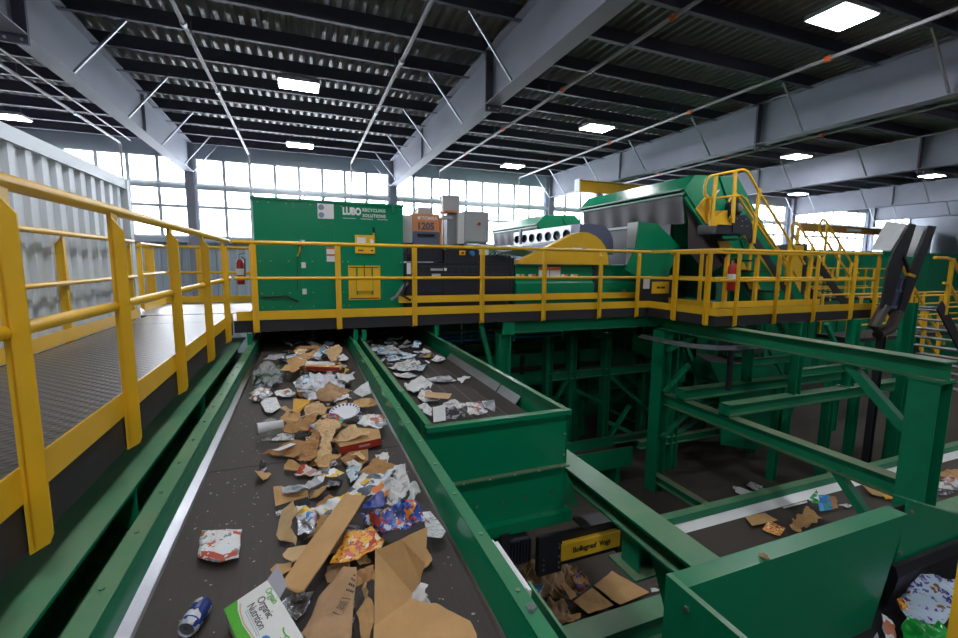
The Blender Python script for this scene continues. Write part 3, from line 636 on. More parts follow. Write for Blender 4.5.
for v in bmc.verts: v.co *= 1+.5*noise.noise(v.co*60); v.co.z *= .6; v.co.x *= 1.3
me = bpy.data.meshes.new('dirt_clod'); bmc.to_mesh(me); bmc.free(); me.materials.append(mat('dried_dirt','#a08b6a',.95,var=.3,scale=50)); o = bpy.data.objects.new('dirt_clod', me); COL.objects.link(o); o.location = (2.17,1.45,2.912)
tag(o, 'small dried dirt clod on the top edge of the green bin', 'dirt')
t = thing('rail_post', 'blurred yellow post standing right beside the green bin', 'post', (1.43,.5,2.2))
MB().box(1.405,1.48,.42,.49,0,4.7).build('upright', yellow_dusty, t); MB().box(1.34,1.55,.42,.6,0,.02).build('base_plate', yellow_dusty, t)
# ================================================================ MACHINES BEHIND THE FOOTBRIDGE
# --- green sorting cabinet
YC = 7.7
t = thing('sorting_cabinet', 'big green steel cabinet with white company lettering', 'cabinet', (.5,8.4,3.62))
MB().box(-.66,1.62,YC+.02,9.6,3.62,5.33).build('housing', green_clean, t)
for a, b_ in ((-.67,-.252),(-.246,.566),(.572,1.62)): MB().box(a,b_,YC,YC+.02,3.63,5.34).build('front_panel', green_clean, t)
MB().box(-.70,1.635,YC-.02,9.62,5.33,5.365).build('top_edge', green, t)
for x in (-.10,1.45): MB().box(x-.02,x+.02,YC-.03,YC,5.22,5.34).build('lifting_lug', green, t)
for x in (-.66,.05,.35,.75,1.0,1.3,1.62): MB().bar((x,YC,5.365),(x+.03,YC,5.42),.03,.02).build('top_clip', galv, t)
s = MB().box(.255,.50,YC-.006,YC,5.08,5.315).build('info_plate', white_label, t)
MB().lathe([(.045,0),(.045,.003)],(.31,YC-.006,5.255),(0,-1,0),12).lathe([(.045,0),(.045,.003)],(.31,YC-.006,5.135),(0,-1,0),12).build('pictogram_pair', mat('pictogram_blue','#7d86ab',.5), s)
text_mb('LUBO', .155, (.635,YC-.003,5.165), (1,0,0), (0,0,1), .002, 'LEFT', .95, .008, .76).build('lettering', white_label, t)
text_mb('RECYCLING', .07, (.95,YC-.003,5.225), (1,0,0), (0,0,1), .002, 'LEFT', 1.15, .002, .9).build('lettering', white_label, t)
text_mb('SOLUTIONS', .07, (.95,YC-.003,5.135), (1,0,0), (0,0,1), .002, 'LEFT', 1.15, .002, .9).build('lettering', white_label, t)
for a, b_ in ((.64,.84),(.92,1.12),(1.19,1.36)): MB().box(a,b_,YC-.003,YC,5.10,5.108).build('small_print', white_label, t)
y_ = YC-.03
d = MB().box(.82,1.14,y_,YC,4.54,4.84).build('yellow_hatch', yellow, t); MB().box(.85,.99,y_-.003,y_,4.66,4.8).box(1.06,1.12,y_-.003,y_,4.67,4.78).build('notice', white_label, d)
MB().box(.86,.95,y_-.002,y_,4.58,4.60).box(1.07,1.11,y_-.002,y_,4.58,4.6).build('small_print', ink, d)
MB().bar((1.12,y_,4.76),(1.12,y_-.02,4.92),.025,.02).build('lever_arm', yellow, d); MB().bar((1.12,y_-.02,4.88),(1.12,y_-.02,4.97),.04,.04).build('lever_grip', ink, d)
d = MB().box(.70,1.22,YC-.02,YC,3.77,4.34).build('service_panel', yellow, t)
MB().box(.83,1.09,YC-.05,YC-.02,3.92,4.12).build('slide_plate', yellow, d)
for x in (.835,1.085): MB().box(x-.012,x+.012,YC-.045,YC-.02,3.86,4.30).build('guide_bar', green, d)
MB().bar((.955,YC-.05,4.12),(.955,YC-.04,4.36),.014,.014).build('pull_rod', ink, d)
for z0, z1 in ((3.785,3.8),(4.30,4.315)): MB().box(.72,1.2,YC-.024,YC-.02,z0,z1).build('edge_strip', ink, d)
# door outline with its slanted head
mb = MB()
for p, q in (((.0,3.85),(.0,4.80)),((.0,4.80),(.48,5.03)),((.48,5.03),(.50,5.01)),((.50,5.01),(.50,3.85))): mb.bar((p[0],YC-.004,p[1]),(q[0],YC-.004,q[1]),.008,.012,(0,1,0))
mb.build('door_outline', green_old, t)
for z in (4.69,4.34,3.92): MB().box(-.015,.05,YC-.014,YC,z-.045,z+.045).build('hinge_cover', white_label, t)
MB().lathe([(.045,0),(.045,.05),(.02,.06)],(-.02,YC-.01,4.68),(0,-1,0),12).build('socket', ink, t)
MB().tube([(-.02,YC-.04,4.66),(-.03,YC-.05,4.56),(-.07,YC-.03,4.48)],.012,6).build('cable', yellow, t)
MB().tube([(-.07,YC-.02,4.48),(-.08,YC-.015,4.1),(-.08,YC-.015,3.95)],.006,6).build('cable', ink, t)
MB().tube([(-.62,YC-.02,3.84),(-.4,YC-.03,3.845),(-.25,YC-.03,3.86),(-.15,YC-.03,3.79),(-.08,YC-.03,3.76)],.014,6).build('cable', ink, t)
d = MB().box(.37,.51,YC-.006,YC,4.40,4.63).build('warning_sign', white_label, t); MB().box(.37,.51,YC-.008,YC-.006,4.60,4.63).box(.37,.51,YC-.008,YC-.006,4.49,4.52).build('orange_band', orange_ink, d)
q = MB()
for x in (-.6,-.45,-.2,.15,.62,.7,1.58):
    for z in (5.29,4.4,3.9,3.68): q.bolt((x,YC,z),(0,-1,0),.009,.006)
q.build('bolt_set', chrome, t)
# --- optical sorter with orange top
t = thing('optical_sorter', 'optical sorter with orange cover numbered 1205 on black body', 'sorter', (2.2,8.2,3.7))
d = MB().bbox(1.86,2.36,8.0,8.9,4.96,5.27,.012).build('orange_cover', orange_p, t)
text_mb('1205', .17, (1.935,7.998,4.995), (1,0,0), (0,0,1), .002, 'LEFT', 1.0, .009, .95).build('lettering', grey_ink, d)
text_mb('TOMRA', .085, (2.02,7.998,5.165), (1,0,0), (0,0,1), .002, 'LEFT', 1.0, .002).build('lettering', white_label, d)
MB().lathe([(.03,0),(.03,.004)],(1.975,8.0,5.195),(0,-1,0),12).build('emblem', white_label, d)
MB().box(1.66,1.86,8.05,8.9,4.75,5.24).build('white_side', white_label, t)
d = MB().bbox(1.86,2.35,8.0,8.9,4.66,4.957,.01).build('grey_cover', slate_p, t); MB().bbox(1.94,2.26,7.97,8.0,4.87,4.915,.008).build('handle', ink, d)
MB().box(2.36,2.40,8.0,8.9,4.62,5.2).build('orange_edge', orange_p, t)
MB().bbox(2.04,2.30,8.3,8.6,5.27,5.42,.01).build('roof_box', grey_sheet, t)
MB().bbox(1.70,2.36,7.75,8.7,4.42,4.66,.02).build('upper_body', black_body, t)
MB().bbox(1.645,3.70,7.62,8.7,3.80,4.40,.015).build('lower_body', black_body, t)
MB().bbox(2.36,3.02,7.66,8.5,4.40,4.66,.03).build('control_head', black_body, t)
MB().bbox(3.02,3.68,7.7,8.5,4.40,4.55,.02).build('rear_cover', black_body, t)
MB().box(2.62,2.73,7.64,7.66,4.54,4.62).build('switch_plate', yellow, t); MB().lathe([(.025,0),(.025,.03)],(2.675,7.64,4.58),(0,-1,0),10).build('stop_button', red_paint, t)
MB().lathe([(.05,0),(.05,.03),(.04,.05)],(2.86,7.66,4.57),(0,-1,0),12).build('blue_knob', blue_paint, t)
MB().box(2.44,2.82,7.61,7.62,4.02,4.13).build('slot_opening', black_body, t); MB().box(2.43,2.82,7.56,7.62,4.13,4.16).build('slot_edge', galv, t)
MB().box(2.31,2.39,7.60,7.62,3.82,4.38).build('frame_strip', black_steel, t); MB().box(3.62,3.68,7.60,7.62,3.82,4.5).build('frame_strip', black_steel, t)
MB().box(1.66,1.73,7.605,7.62,4.2,4.39).build('warning_label', white_label, t); MB().box(1.73,1.8,7.605,7.62,4.22,4.32).build('warning_label', orange_ink, t)
MB().box(2.1,2.26,7.605,7.62,4.12,4.21).build('type_plate', white_label, t); MB().box(2.08,2.3,7.605,7.62,4.26,4.3).build('stripe_label', grey_sheet, t)
MB().box(2.32,2.37,7.595,7.605,4.26,4.31).build('clip', white_label, t)
MB().tube([(1.66,7.6,4.05),(1.55,7.55,3.95),(1.45,7.5,3.83),(1.36,7.5,3.78)],.03,8).build('pneumatic_hose', galv, t, smooth=True)
MB().tube([(1.78,7.58,4.22),(1.62,7.55,4.05),(1.55,7.5,3.85),(1.7,7.5,3.76)],.02,8).build('cable', ink, t, smooth=True)
for k in range(5): MB().tube([(1.70+.03*k,7.62,4.62-.03*k),(1.66,7.58,4.52),(1.70+.03*k,7.6,4.42)],.008,6).build('cable', ink, t)
for k in range(4): MB().tube([(3.2+.07*k,7.72,4.53),(3.3+.07*k,7.68,4.62),(3.38+.06*k,7.66,4.52),(3.4+.05*k,7.62,4.42)],.010,6).build('cable', ink, t)
q = MB()
for k in range(12): q.box(1.95+.13*k,1.953+.13*k,7.598,7.60,4.2,4.34)
q.box(1.9,3.62,7.597,7.6,4.335,4.34).box(1.9,3.62,7.597,7.6,4.2,4.205); q.build('clear_guard_frame', grey_ink, t)
MB().box(1.66,3.6,7.64,8.6,3.62,3.8).build('plinth', black_steel, t)
MB().box(3.04,3.24,7.78,8.0,4.55,4.74).build('white_box', white_label, t)
# --- grey control cabinets
t = thing('control_cabinet', 'grey control cabinet with a red switch on top of the sorter', 'cabinet', (3.05,8.1,4.8))
MB().bbox(2.84,3.32,7.98,8.5,4.79,5.36,.008).build('housing', grey_cab, t); MB().box(2.72,2.84,8.02,8.5,4.76,5.33).build('side_frame', white_label, t)
d = MB().box(2.86,3.30,7.965,7.98,4.81,5.34).build('door', grey_cab, t); MB().box(3.08,3.14,7.955,7.965,5.1,5.17).build('switch_plate', yellow, d); MB().lathe([(.028,0),(.028,.03)],(3.11,7.955,5.13),(0,-1,0),10).build('rotary_switch', red_paint, d); MB().lathe([(.012,0),(.012,.02)],(3.11,7.965,4.95),(0,-1,0),8).build('pilot_lamp', yellow, d)
for x, z in ((2.86,4.663),(3.26,4.553)): MB().box(x,x+.05,8.05,8.4,z,4.79).build('foot', galv, t)
t = thing('scanner_mast', 'grey upright mast with orange capped arm beside the control cabinet', 'mast', (2.6,8.2,4.6))
MB().box(2.53,2.70,8.1,8.3,4.663,5.32).build('column', galv, t); MB().box(2.44,2.71,8.02,8.3,5.32,5.36).build('orange_cap', orange_p, t); MB().box(2.44,2.62,8.06,8.2,5.2,5.26).build('arm', grey_sheet, t)
tag(MB().bbox(2.60,2.95,8.6,8.75,4.7,5.72,.01).build('back_cabinet', grey_sheet, None, loc=(2.8,8.7,4.7)), 'tall plain grey cabinet behind the mast with orange cap', 'cabinet')
# --- green chute body with yellow belt guard
t = thing('feeder_body', 'green feeder body with warning signs beside the black sorter', 'feeder', (4.8,7.9,3.62))
MB().box(3.72,5.5,7.62,8.6,3.62,4.38).build('housing', green_clean, t); MB().box(5.53,7.0,7.62,8.6,3.62,4.36).build('housing', green_clean, t)
MB().box(3.72,7.0,7.58,7.62,4.36,4.39).build('top_flange', green, t); MB().box(5.46,5.56,7.6,7.62,3.8,4.38).build('joint_strip', black_steel, t)
MB().prism([(7.62,4.06),(7.56,4.03),(7.56,3.72),(7.62,3.72)],'x',3.72,5.46).build('lower_cover', green_clean, t); MB().prism([(7.62,4.06),(7.56,4.03),(7.56,3.78),(7.62,3.78)],'x',5.58,6.7).build('lower_cover', green_clean, t)
for x in (4.22,4.47):
    d = MB().box(x,x+.23,7.612,7.62,4.13,4.34).build('warning_sign', white_label, t); MB().box(x,x+.23,7.608,7.612,4.28,4.34).build('orange_band', orange_ink, d)
for x, m_ in ((3.74,white_label),(3.84,yellow),(4.0,white_label),(4.08,orange_ink),(4.72,white_label),(4.80,orange_ink),(4.94,white_label),(5.02,yellow)): MB().box(x,x+.075,7.612,7.62,4.15,4.2).build('small_sign', m_, t)
MB().box(6.15,6.25,7.55,7.58,3.82,3.9).build('latch', chrome, t)
t = thing('belt_guard', 'yellow rounded belt guard on top of the green feeder body', 'guard', (4.7,7.6,4.38))
pr = [(3.73,4.394),(3.73,4.44),(4.85,4.955),(4.98,5.0),(5.10,5.02),(5.25,5.01),(5.40,4.96),(5.54,4.87),(5.65,4.75),(5.72,4.58),(5.745,4.394)]
MB().prism(pr,'y',7.5,7.68).build('guard_shell', yellow, t); d = MB().box(4.88,5.22,7.494,7.5,4.68,4.72).build('sticker_strip', white_label, t); MB().box(5.1,5.2,7.49,7.494,4.685,4.715).build('sticker_mark', ink, d)
# --- silver sampler box with round ports, lies along Y
t = thing('air_manifold', 'silver air manifold box with a row of dark oval ports', 'manifold', (5.5,9.5,4.8))
PY_ = (8.40,8.80,9.18,9.58,9.97,10.36,10.8); cz, ry, rz = 5.03, .125, .095
# hollow box whose -X face is pierced by the oval ports
mb = MB().box(5.73,5.75,8.2,11.0,4.88,5.22).box(5.30,5.73,8.2,11.0,4.88,4.90).box(5.30,5.73,8.2,11.0,5.20,5.22).box(5.30,5.73,8.2,8.22,4.90,5.20).box(5.30,5.73,10.98,11.0,4.90,5.20)
cut = [8.2]+[(PY_[i]+PY_[i+1])/2 for i in range(6)]+[11.0]
for i, py in enumerate(PY_):
    y0_, y1_ = cut[i], cut[i+1]; ang = sorted([2*math.pi*k/24 for k in range(24)]+[math.atan2(zc-cz, yc-py) % (2*math.pi) for yc in (y0_,y1_) for zc in (4.90,5.20)])
    inn = []; outp = []
    for a_ in ang:
        c_, s_ = math.cos(a_), math.sin(a_); inn.append((5.30, py+ry*c_, cz+rz*s_))
        t_ = min(((y1_-py)/c_ if c_ > 1e-9 else (y0_-py)/c_ if c_ < -1e-9 else 1e9), ((5.20-cz)/s_ if s_ > 1e-9 else (4.90-cz)/s_ if s_ < -1e-9 else 1e9)); outp.append((5.30, py+t_*c_, cz+t_*s_))
    n_ = len(ang); mb.add(inn+outp, [(k,(k+1)%n_,n_+(k+1)%n_,n_+k) for k in range(n_)])
mb.build('housing', galv, t)
h0 = None
for y in PY_:
    if h0 is None:
        n = 18; r0 = [(5.29, y+ry*math.cos(2*math.pi*k/n), cz+rz*math.sin(2*math.pi*k/n)) for k in range(n)]; r1 = [(5.36,b2,c2) for _,b2,c2 in r0]; r2 = [(5.29, y+(ry+.012)*math.cos(2*math.pi*k/n), cz+(rz+.012)*math.sin(2*math.pi*k/n)) for k in range(n)]; r3 = [(5.299,b2,c2) for _,b2,c2 in r2]
        h0 = MB().add(r0+r1+r2+r3, [f for k in range(n) for f in ((k,(k+1)%n,n+(k+1)%n,n+k),(k,2*n+k,2*n+(k+1)%n,(k+1)%n),(2*n+k,3*n+k,3*n+(k+1)%n,2*n+(k+1)%n))]).build('port', black_steel, t); yy = y
    else: dup(h0, t, (0,y-yy,0))
MB().box(5.27,5.30,10.52,10.62,4.9,5.26).build('joint_strip', slate_p, t)
n = 14; arc = [(5.75+.4*math.sin(math.pi/2*k/n), 4.82+.4*math.cos(math.pi/2*k/n)) for k in range(n+1)]+[(6.15,4.6),(5.3,4.6),(5.3,5.22)]
MB().prism(arc,'y',7.9,8.2).build('rounded_end', slate_p, t)
MB().add([(3.9,7.9,4.72),(5.2,7.9,4.88),(5.2,8.9,4.90),(3.9,8.9,4.74)],[(0,1,2,3)]).add([(3.9,7.9,4.68),(5.2,7.9,4.5),(5.2,8.9,4.5),(3.9,8.9,4.6)],[(3,2,1,0)]).build('sloped_cover', grey_sheet, t)
MB().box(5.35,5.7,8.65,10.9,3.61,4.88).build('pedestal', slate_p, t)
# --- inclined disc screens with hoods
def screen(label, y0, y1, dz, detail=True):
    t = thing('disc_screen', label, 'machine', (8.5,(y0+y1)/2,3.0), 'inclined green disc screens')
    Z = lambda p: [(a,b_+dz) for a,b_ in p]
    MB().prism(Z([(7.36,6.19),(8.52,6.24),(8.62,6.14),(11.2,3.42),(9.75,3.34),(7.09,5.91)]),'y',y0,y0+.03).build('near_side_plate', green_clean, t)
    MB().prism(Z([(7.36,6.19),(8.52,6.24),(8.62,6.14),(11.2,3.42),(9.75,3.34),(7.09,5.91)]),'y',y1-.03,y1).build('far_side_plate', green, t)
    MB().prism(Z([(7.09,5.91),(7.36,6.19),(7.38,6.17),(7.12,5.90)]),'y',y0+.03,y1-.03).build('sloped_head_sheet', green_clean, t)
    MB().prism(Z([(7.36,6.19),(8.52,6.24),(8.62,6.14),(11.2,3.42),(11.18,3.40),(8.6,6.12),(8.5,6.22),(7.38,6.17)]),'y',y0+.03,y1-.03).build('top_cover', green, t)
    for a, z in ((0,5.91),(.03,5.83)):
        MB().box(7.05+a,7.10+a,y0-.03,y1,z-.035+dz,z+dz).build('head_flange', green, t)
    for k, off in enumerate((0.,.17)):
        MB().bar((7.06+off*.2,y0-.02,5.9-off+dz),(9.45+off*.2,y0-.02,3.58-off+dz),.06,.05).build('side_flange', green, t)
    MB().bar((8.0,y0-.012,6.2+dz),(8.9,y0-.012,4.7+dz),.05,.03).build('side_rib', green, t)
    # rubber curtain with soft folds
    mb = MB(); ny = 40; o = len(mb.v)
    for j in range(3):
        for i in range(ny+1):
            y = y0+.08+(y1-y0-.16)*i/ny; mb.v.append((7.14+.03*math.sin(i*.9)*j*.5+.05*j, y, 5.80-.28*j+dz))
    for j in range(2):
        for i in range(ny): mb.f.append((j*(ny+1)+i, j*(ny+1)+i+1, (j+1)*(ny+1)+i+1, (j+1)*(ny+1)+i))
    mb.build('rubber_curtain', curtain_m, t, smooth=True)
    mb = MB().add([(7.14,y0+.05,5.78+dz),(7.30,y0+.05,5.3+dz),(7.35,y0+.05,4.7+dz),(7.9,y0+.02,4.2+dz),(8.4,y0+.02,4.45+dz)],[(0,1,2,3,4)]); mb.build('side_curtain', curtain_m, t)
    MB().box(7.2,7.25,y0+.4,y1-.3,4.4+dz,5.25+dz).build('inner_wall', black_steel, t); MB().box(7.1,7.16,y0+1.35,y1-.5,5.24+dz,5.29+dz).build('light_ledge', grey_sheet, t)
    for x in (8.6,10.4):
        for y in (y0+.2,y1-.2): MB().ipost(x,y,3.302 if detail else 0,4.2 if x < 9 else 3.6,.2,.2).build('leg', green_old, t)
    if detail:
        d = MB().bar((7.85,y0-.004,5.83+dz),(7.95,y0-.004,5.93+dz),.01,.17,(.7,0,.7)).build('label_plate', white_label, t)
        MB().lathe([(.04,0),(.04,.004)],(7.9,y0-.01,5.88+dz),(0,-1,0),10).build('label_mark', ink, d)
        MB().lathe([(.0,0),(.2,0),(.2,.1),(.12,.14),(.0,.14)],(8.42,y0,5.6+dz),(0,-1,0),16).build('drive_wheel', black_body, t)
        MB().lathe([(.09,0),(.09,.05)],(8.44,y0-.14,5.6+dz),(0,-1,0),12).build('wheel_hub', galv, t)
    return t
screen('big green inclined disc screen with black rubber curtain behind the platform', 7.0, 10.6, 0)
screen('second green inclined screen standing behind the silver manifold', 13.0, 16.8, -.22, False)
t = thing('discharge_chute', 'green angular discharge chute below the black rubber curtain', 'chute', (6.8,7.3,4.3))
MB().prism([(6.26,5.25),(6.74,5.23),(7.35,4.8),(7.36,4.72),(6.22,4.72)],'y',7.28,7.31).build('front_plate', green_clean, t)
MB().prism([(6.22,4.72),(7.42,4.72),(6.85,3.9),(5.98,4.30)],'y',7.27,7.31).build('lower_plate', green_clean, t)
MB().box(6.25,6.28,7.31,7.6,4.4,5.25).build('side_plate', grey_sheet, t); MB().box(7.1,7.15,7.31,7.6,4.0,4.8).build('side_plate', green, t)
MB().box(5.95,7.45,7.24,7.31,4.71,4.73).build('joint_flange', green, t)
t = thing('screen_sign', 'small yellow sign plate below the green discharge chute', 'sign', (6.95,7.0,3.9))
MB().box(6.62,7.06,7.2,7.22,3.82,4.06).build('plate', yellow, t); MB().box(6.74,6.83,7.197,7.2,3.92,3.96).box(6.85,6.95,7.197,7.2,3.92,3.96).build('small_print', ink, t); MB().box(6.40,6.55,7.2,7.22,3.92,4.14).build('white_notice', white_label, t); MB().box(6.3,7.15,7.22,7.26,3.65,4.1).build('back_box', black_steel, t)
# --- stair up to the screen
t = thing('access_stair', 'yellow and black stair climbing to the screen drive platform', 'stair', (9,6.6,3.61))
ya, yb = 6.25, 6.72
F_ = lambda x, z: (x*.939, 4.4+(z-4.4)*.939)
def fp(l): return [F_(*p) for p in l]
def fy(l, y): return [(F_(a,c)[0], y, F_(a,c)[1]) for a, c in l]
(xa,za),(xb,zb_) = F_(7.45,5.03), F_(8.58,5.22)
d = MB().bbox(7.18,xb,ya,ya+.45,za,zb_,.01).build('top_landing', black_body, t)
MB().prism(fp([(7.45,5.42),(7.5,5.42),(7.5,5.24),(8.02,5.27),(8.02,5.42),(8.06,5.42),(8.06,5.2),(7.45,5.17)]),'y',ya,ya+.02).build('front_toe', yellow, t)
MB().prism(fp([(7.14,5.48),(7.42,5.78),(7.62,5.6),(7.62,5.35),(7.98,5.5),(8.0,5.27),(7.46,5.22)]),'y',ya+.06,ya+.09).build('yellow_guard', yellow, t)
MB().prism(fp([(7.75,5.30),(8.1,5.34),(8.1,5.52),(7.8,5.5)]),'y',yb-.3,yb-.28).build('yellow_step', yellow, t)
MB().prism(fp([(8.06,5.40),(8.42,5.42),(8.6,5.25),(8.66,4.86),(8.58,4.86),(8.45,5.02),(8.06,5.06)]),'y',ya-.02,ya).build('gusset', black_body, t)
q = MB()
for a_, c_ in ((8.15,5.34),(8.3,5.3),(8.3,5.2),(8.45,5.2),(8.4,5.34)): q.bolt(fy([(a_,c_)],ya-.02)[0],(0,-1,0),.012,.008)
q.build('bolt_set', chrome, t)
x0, z0 = F_(8.30,4.96)
for k in range(6):
    x = x0+.23*k; z = z0-.205*k
    MB().box(x-.1,x+.17,ya,yb,z-.03,z).build('tread', black_steel, t); MB().prism([(x-.08,z-.04),(x+.22,z-.04),(x+.34,z-.19),(x+.02,z-.19)],'y',yb-.06,yb-.03).build('hazard_strip', yellow if k % 2 == 0 else green_clean, t)
    pass
MB().bar((x0+.3,ya-.02,z0+.06),(x0+1.6,ya-.02,3.75),.015,.14).build('stringer', black_body, t); MB().bar((x0-.2,yb,z0+.1),(x0+1.45,yb,3.63),.015,.3).build('stringer', black_body, t)
y = ya-.03; R = .024
MB().tube(fy([(7.30,5.70),(7.24,5.76),(7.22,5.9),(7.26,6.04),(7.36,6.11),(7.485,6.14),(7.99,6.25),(8.2,6.30),(8.33,6.26),(8.45,6.15),(8.69,5.9),(10.0,4.72),(10.3,4.45)],y),R,8).build('hand_rail', yellow, t, smooth=True)
MB().tube(fy([(7.30,5.70),(7.48,5.69),(7.97,5.77),(8.2,5.79),(8.35,5.72),(8.6,5.44),(9.9,4.35),(10.2,4.08)],y),R*.9,8).build('mid_rail', yellow, t, smooth=True)
for p, q in (((7.46,5.2),(7.49,6.13)),((8.03,5.25),(7.99,6.24)),((8.66,4.86),(8.70,5.97)),((9.75,4.0),(9.77,4.93))):
    p, q = fy([p,q],y); MB().bar(p,q,.075,.03).build('post', yellow, t)
y = yb+.01
MB().tube(fy([(8.5,5.75),(8.7,5.95),(10.5,4.4)],y),R,8).build('hand_rail', yellow, t, smooth=True); MB().tube(fy([(8.5,5.3),(8.6,5.45),(10.4,3.95)],y),R,8).build('mid_rail', yellow, t, smooth=True)
for p, q in (((9.3,4.3),(9.3,5.4)),((10.3,3.7),(10.3,4.55))):
    p, q = fy([p,q],y); MB().bar(p,q,.075,.03).build('post', yellow, t)
# --- second flight and handrails further back
t = thing('rear_stair', 'yellow stair with looped handrail behind the platform railing', 'stair', (13.5,9,3.6))
for y in (8.6,9.4):
    MB().tube([(13.9,y,5.4),(13.85,y,5.6),(13.95,y,5.75),(14.1,y,5.72),(15.9,y,4.2),(15.85,y,4.0),(15.6,y,4.05),(13.9,y,5.4)],.03,8).build('hand_rail', yellow, t, smooth=True)
    for x, z in ((14.2,5.6),(14.9,5.05),(15.5,4.55)): MB().bar((x,y,z-1.1),(x,y,z),.06,.05).build('post', yellow, t)
    MB().bar((13.8,y,4.6),(16,y,2.8),.03,.22).build('stringer', black_steel, t)
for k in range(8): MB().box(13.9+.26*k,14.16+.26*k,8.6,9.4,4.5-.215*k,4.53-.215*k).build('tread', black_steel, t)
for x, z in ((13.95,4.45),(15.7,2.98)): MB().ipost(x,9.0,0,z,.14,.14).build('leg', green_old, t)
t = thing('yellow_hopper', 'yellow machine cover with black edge behind the access stair', 'machine', (12,8.2,3.6))
MB().prism([(11.6,4.3),(12.0,4.95),(12.35,4.95),(12.4,3.6),(11.6,3.6)],'y',8.0,8.06).build('front_plate', yellow, t); MB().box(12.42,12.5,8.0,9,3.4,5.0).build('side_plate', black_steel, t); MB().box(11.3,12.5,8.1,9.0,3.4,4.4).build('housing', green, t)
for x in (11.7,12.55): MB().ipost(x-.1,8.5,3.302,3.4,.16,.2).build('leg', green_old, t)
# --- tilted black chute arms right of the platform
t = thing('bag_opener_chute', 'tilted chute with two tall black arms and grey sheets', 'chute', (11,5.2,3.4))
ay = 4.75
for pts in ([(10.109,5.183),(10.294,5.167),(9.991,4.238),(9.799,3.617),(9.55,3.672),(9.602,4.379),(9.73,4.706)],[(10.701,5.169),(10.947,5.16),(10.461,3.993),(10.268,3.529),(10.105,3.633),(10.289,4.382),(10.424,4.6)]):
    MB().prism(pts,'y',ay,ay+.03).build('side_arm', black_steel, t)
for pts in ([(10.13,ay+.06,5.18),(9.74,ay+.06,4.70),(9.62,ay+.3,4.72),(9.98,ay+.3,5.24)],[(10.72,ay+.06,5.165),(10.43,ay+.06,4.6),(10.35,ay+.3,4.64),(10.62,ay+.3,5.2)]):
    MB().add(pts,[(0,1,2,3)]).add([(x+.012,y,z-.01) for x,y,z in pts],[(3,2,1,0)]).build('cover_sheet', grey_sheet, t)
for z, x in ((4.2,9.98),(3.95,9.9),(3.66,9.82)): MB().box(x,x+.47,ay+.03,ay+.08,z,z+.05).build('rung', slate_p, t)
MB().prism([(9.98,4.25),(10.42,4.25),(10.25,3.6),(9.8,3.6)],'y',ay+.1,ay+.12).build('back_sheet', slate_p, t)
for k in range(3): MB().bar((10.05+.13*k,ay+.05,4.22),(9.88+.13*k,ay+.05,3.65),.03,.03).build('upright_bar', slate_p, t)
MB().bar((10.0,ay-.01,4.6),(10.25,ay-.01,4.3),.05,.05).build('link_arm', black_steel, t); MB().bar((10.2,ay-.02,4.28),(10.4,ay-.02,4.24),.04,.05).build('clamp', yellow, t)
MB().tube([(9.7,ay+.03,3.7),(9.45,ay+.03,3.35),(9.6,ay+.03,3.2),(9.95,ay+.03,3.3),(10.15,ay+.03,3.58)],.09,8).build('rubber_chute', rubber, t, smooth=True)
MB().ipost(9.72,ay+.03,0,3.3,.12,.1).build('leg', black_steel, t); MB().ipost(10.55,ay+.03,0,3.75,.14,.14).build('leg', green, t)
# --- stair going down on the right
t = thing('exit_stair', 'yellow railed stair descending beyond the black chute arms', 'stair', (13,5.4,2))
for y in (5.0,5.9):
    MB().tube([(12.05,y,4.6),(12.3,y,4.55),(14.6,y,2.55)],.03,8).build('hand_rail', yellow, t, smooth=True); MB().tube([(12.05,y,4.1),(12.3,y,4.05),(14.6,y,2.05)],.028,8).build('mid_rail', yellow, t, smooth=True)
    for x in (12.25,12.95,13.65,14.35): MB().bar((x,y,4.6-(x-12.25)*.87-1.15),(x,y,4.6-(x-12.25)*.87),.09,.05).build('post', yellow, t)
    MB().bar((12.0,y,3.65),(14.7,y,1.3),.03,.22).build('stringer', fascia_m, t)
for k in range(10): MB().box(12.1+.26*k,12.37+.26*k,5.0,5.9,3.5-.225*k,3.53-.225*k).build('tread', galv, t)
MB().box(11.6,12.1,5.0,5.9,3.58,3.61).build('landing', tread, t)
MB().tube([(11.6,5.0,4.6),(12.05,5.0,4.6)],.03,8).build('hand_rail', yellow, t); MB().ipost(11.75,5.4,0,3.58,.15,.15).build('leg', green, t)
# --- far yellow railed gangways on the lower right
for k, (x, y, z, lb) in enumerate(((15.2,10.2,3.3,'yellow railed gangway behind the exit stair, next to bunker wall'),(14.4,6.9,2.6,'yellow railed gangway right behind the exit stair treads'))):
    t = thing('gangway', lb, 'walkway', (x,y,z))
    MB().box(x-1.5,x+6,y,y+.9,z-.1,z).build('deck', fascia_m, t)
    for yy in (y,y+.9):
        for h in (.35,.7,1.05): MB().tube([(x-1.5,yy,z+h),(x+6,yy,z+h)],.025,6).build('rail', yellow, t)
        for j in range(7): MB().bar((x-1.4+1.2*j,yy,z-.1),(x-1.4+1.2*j,yy,z+1.05),.06,.05).build('post', yellow, t)
    for j in (-1.2,2.5,5.6): MB().ipost(x+j,y+.45,0,z-.1,.15,.15).build('leg', green_old, t)
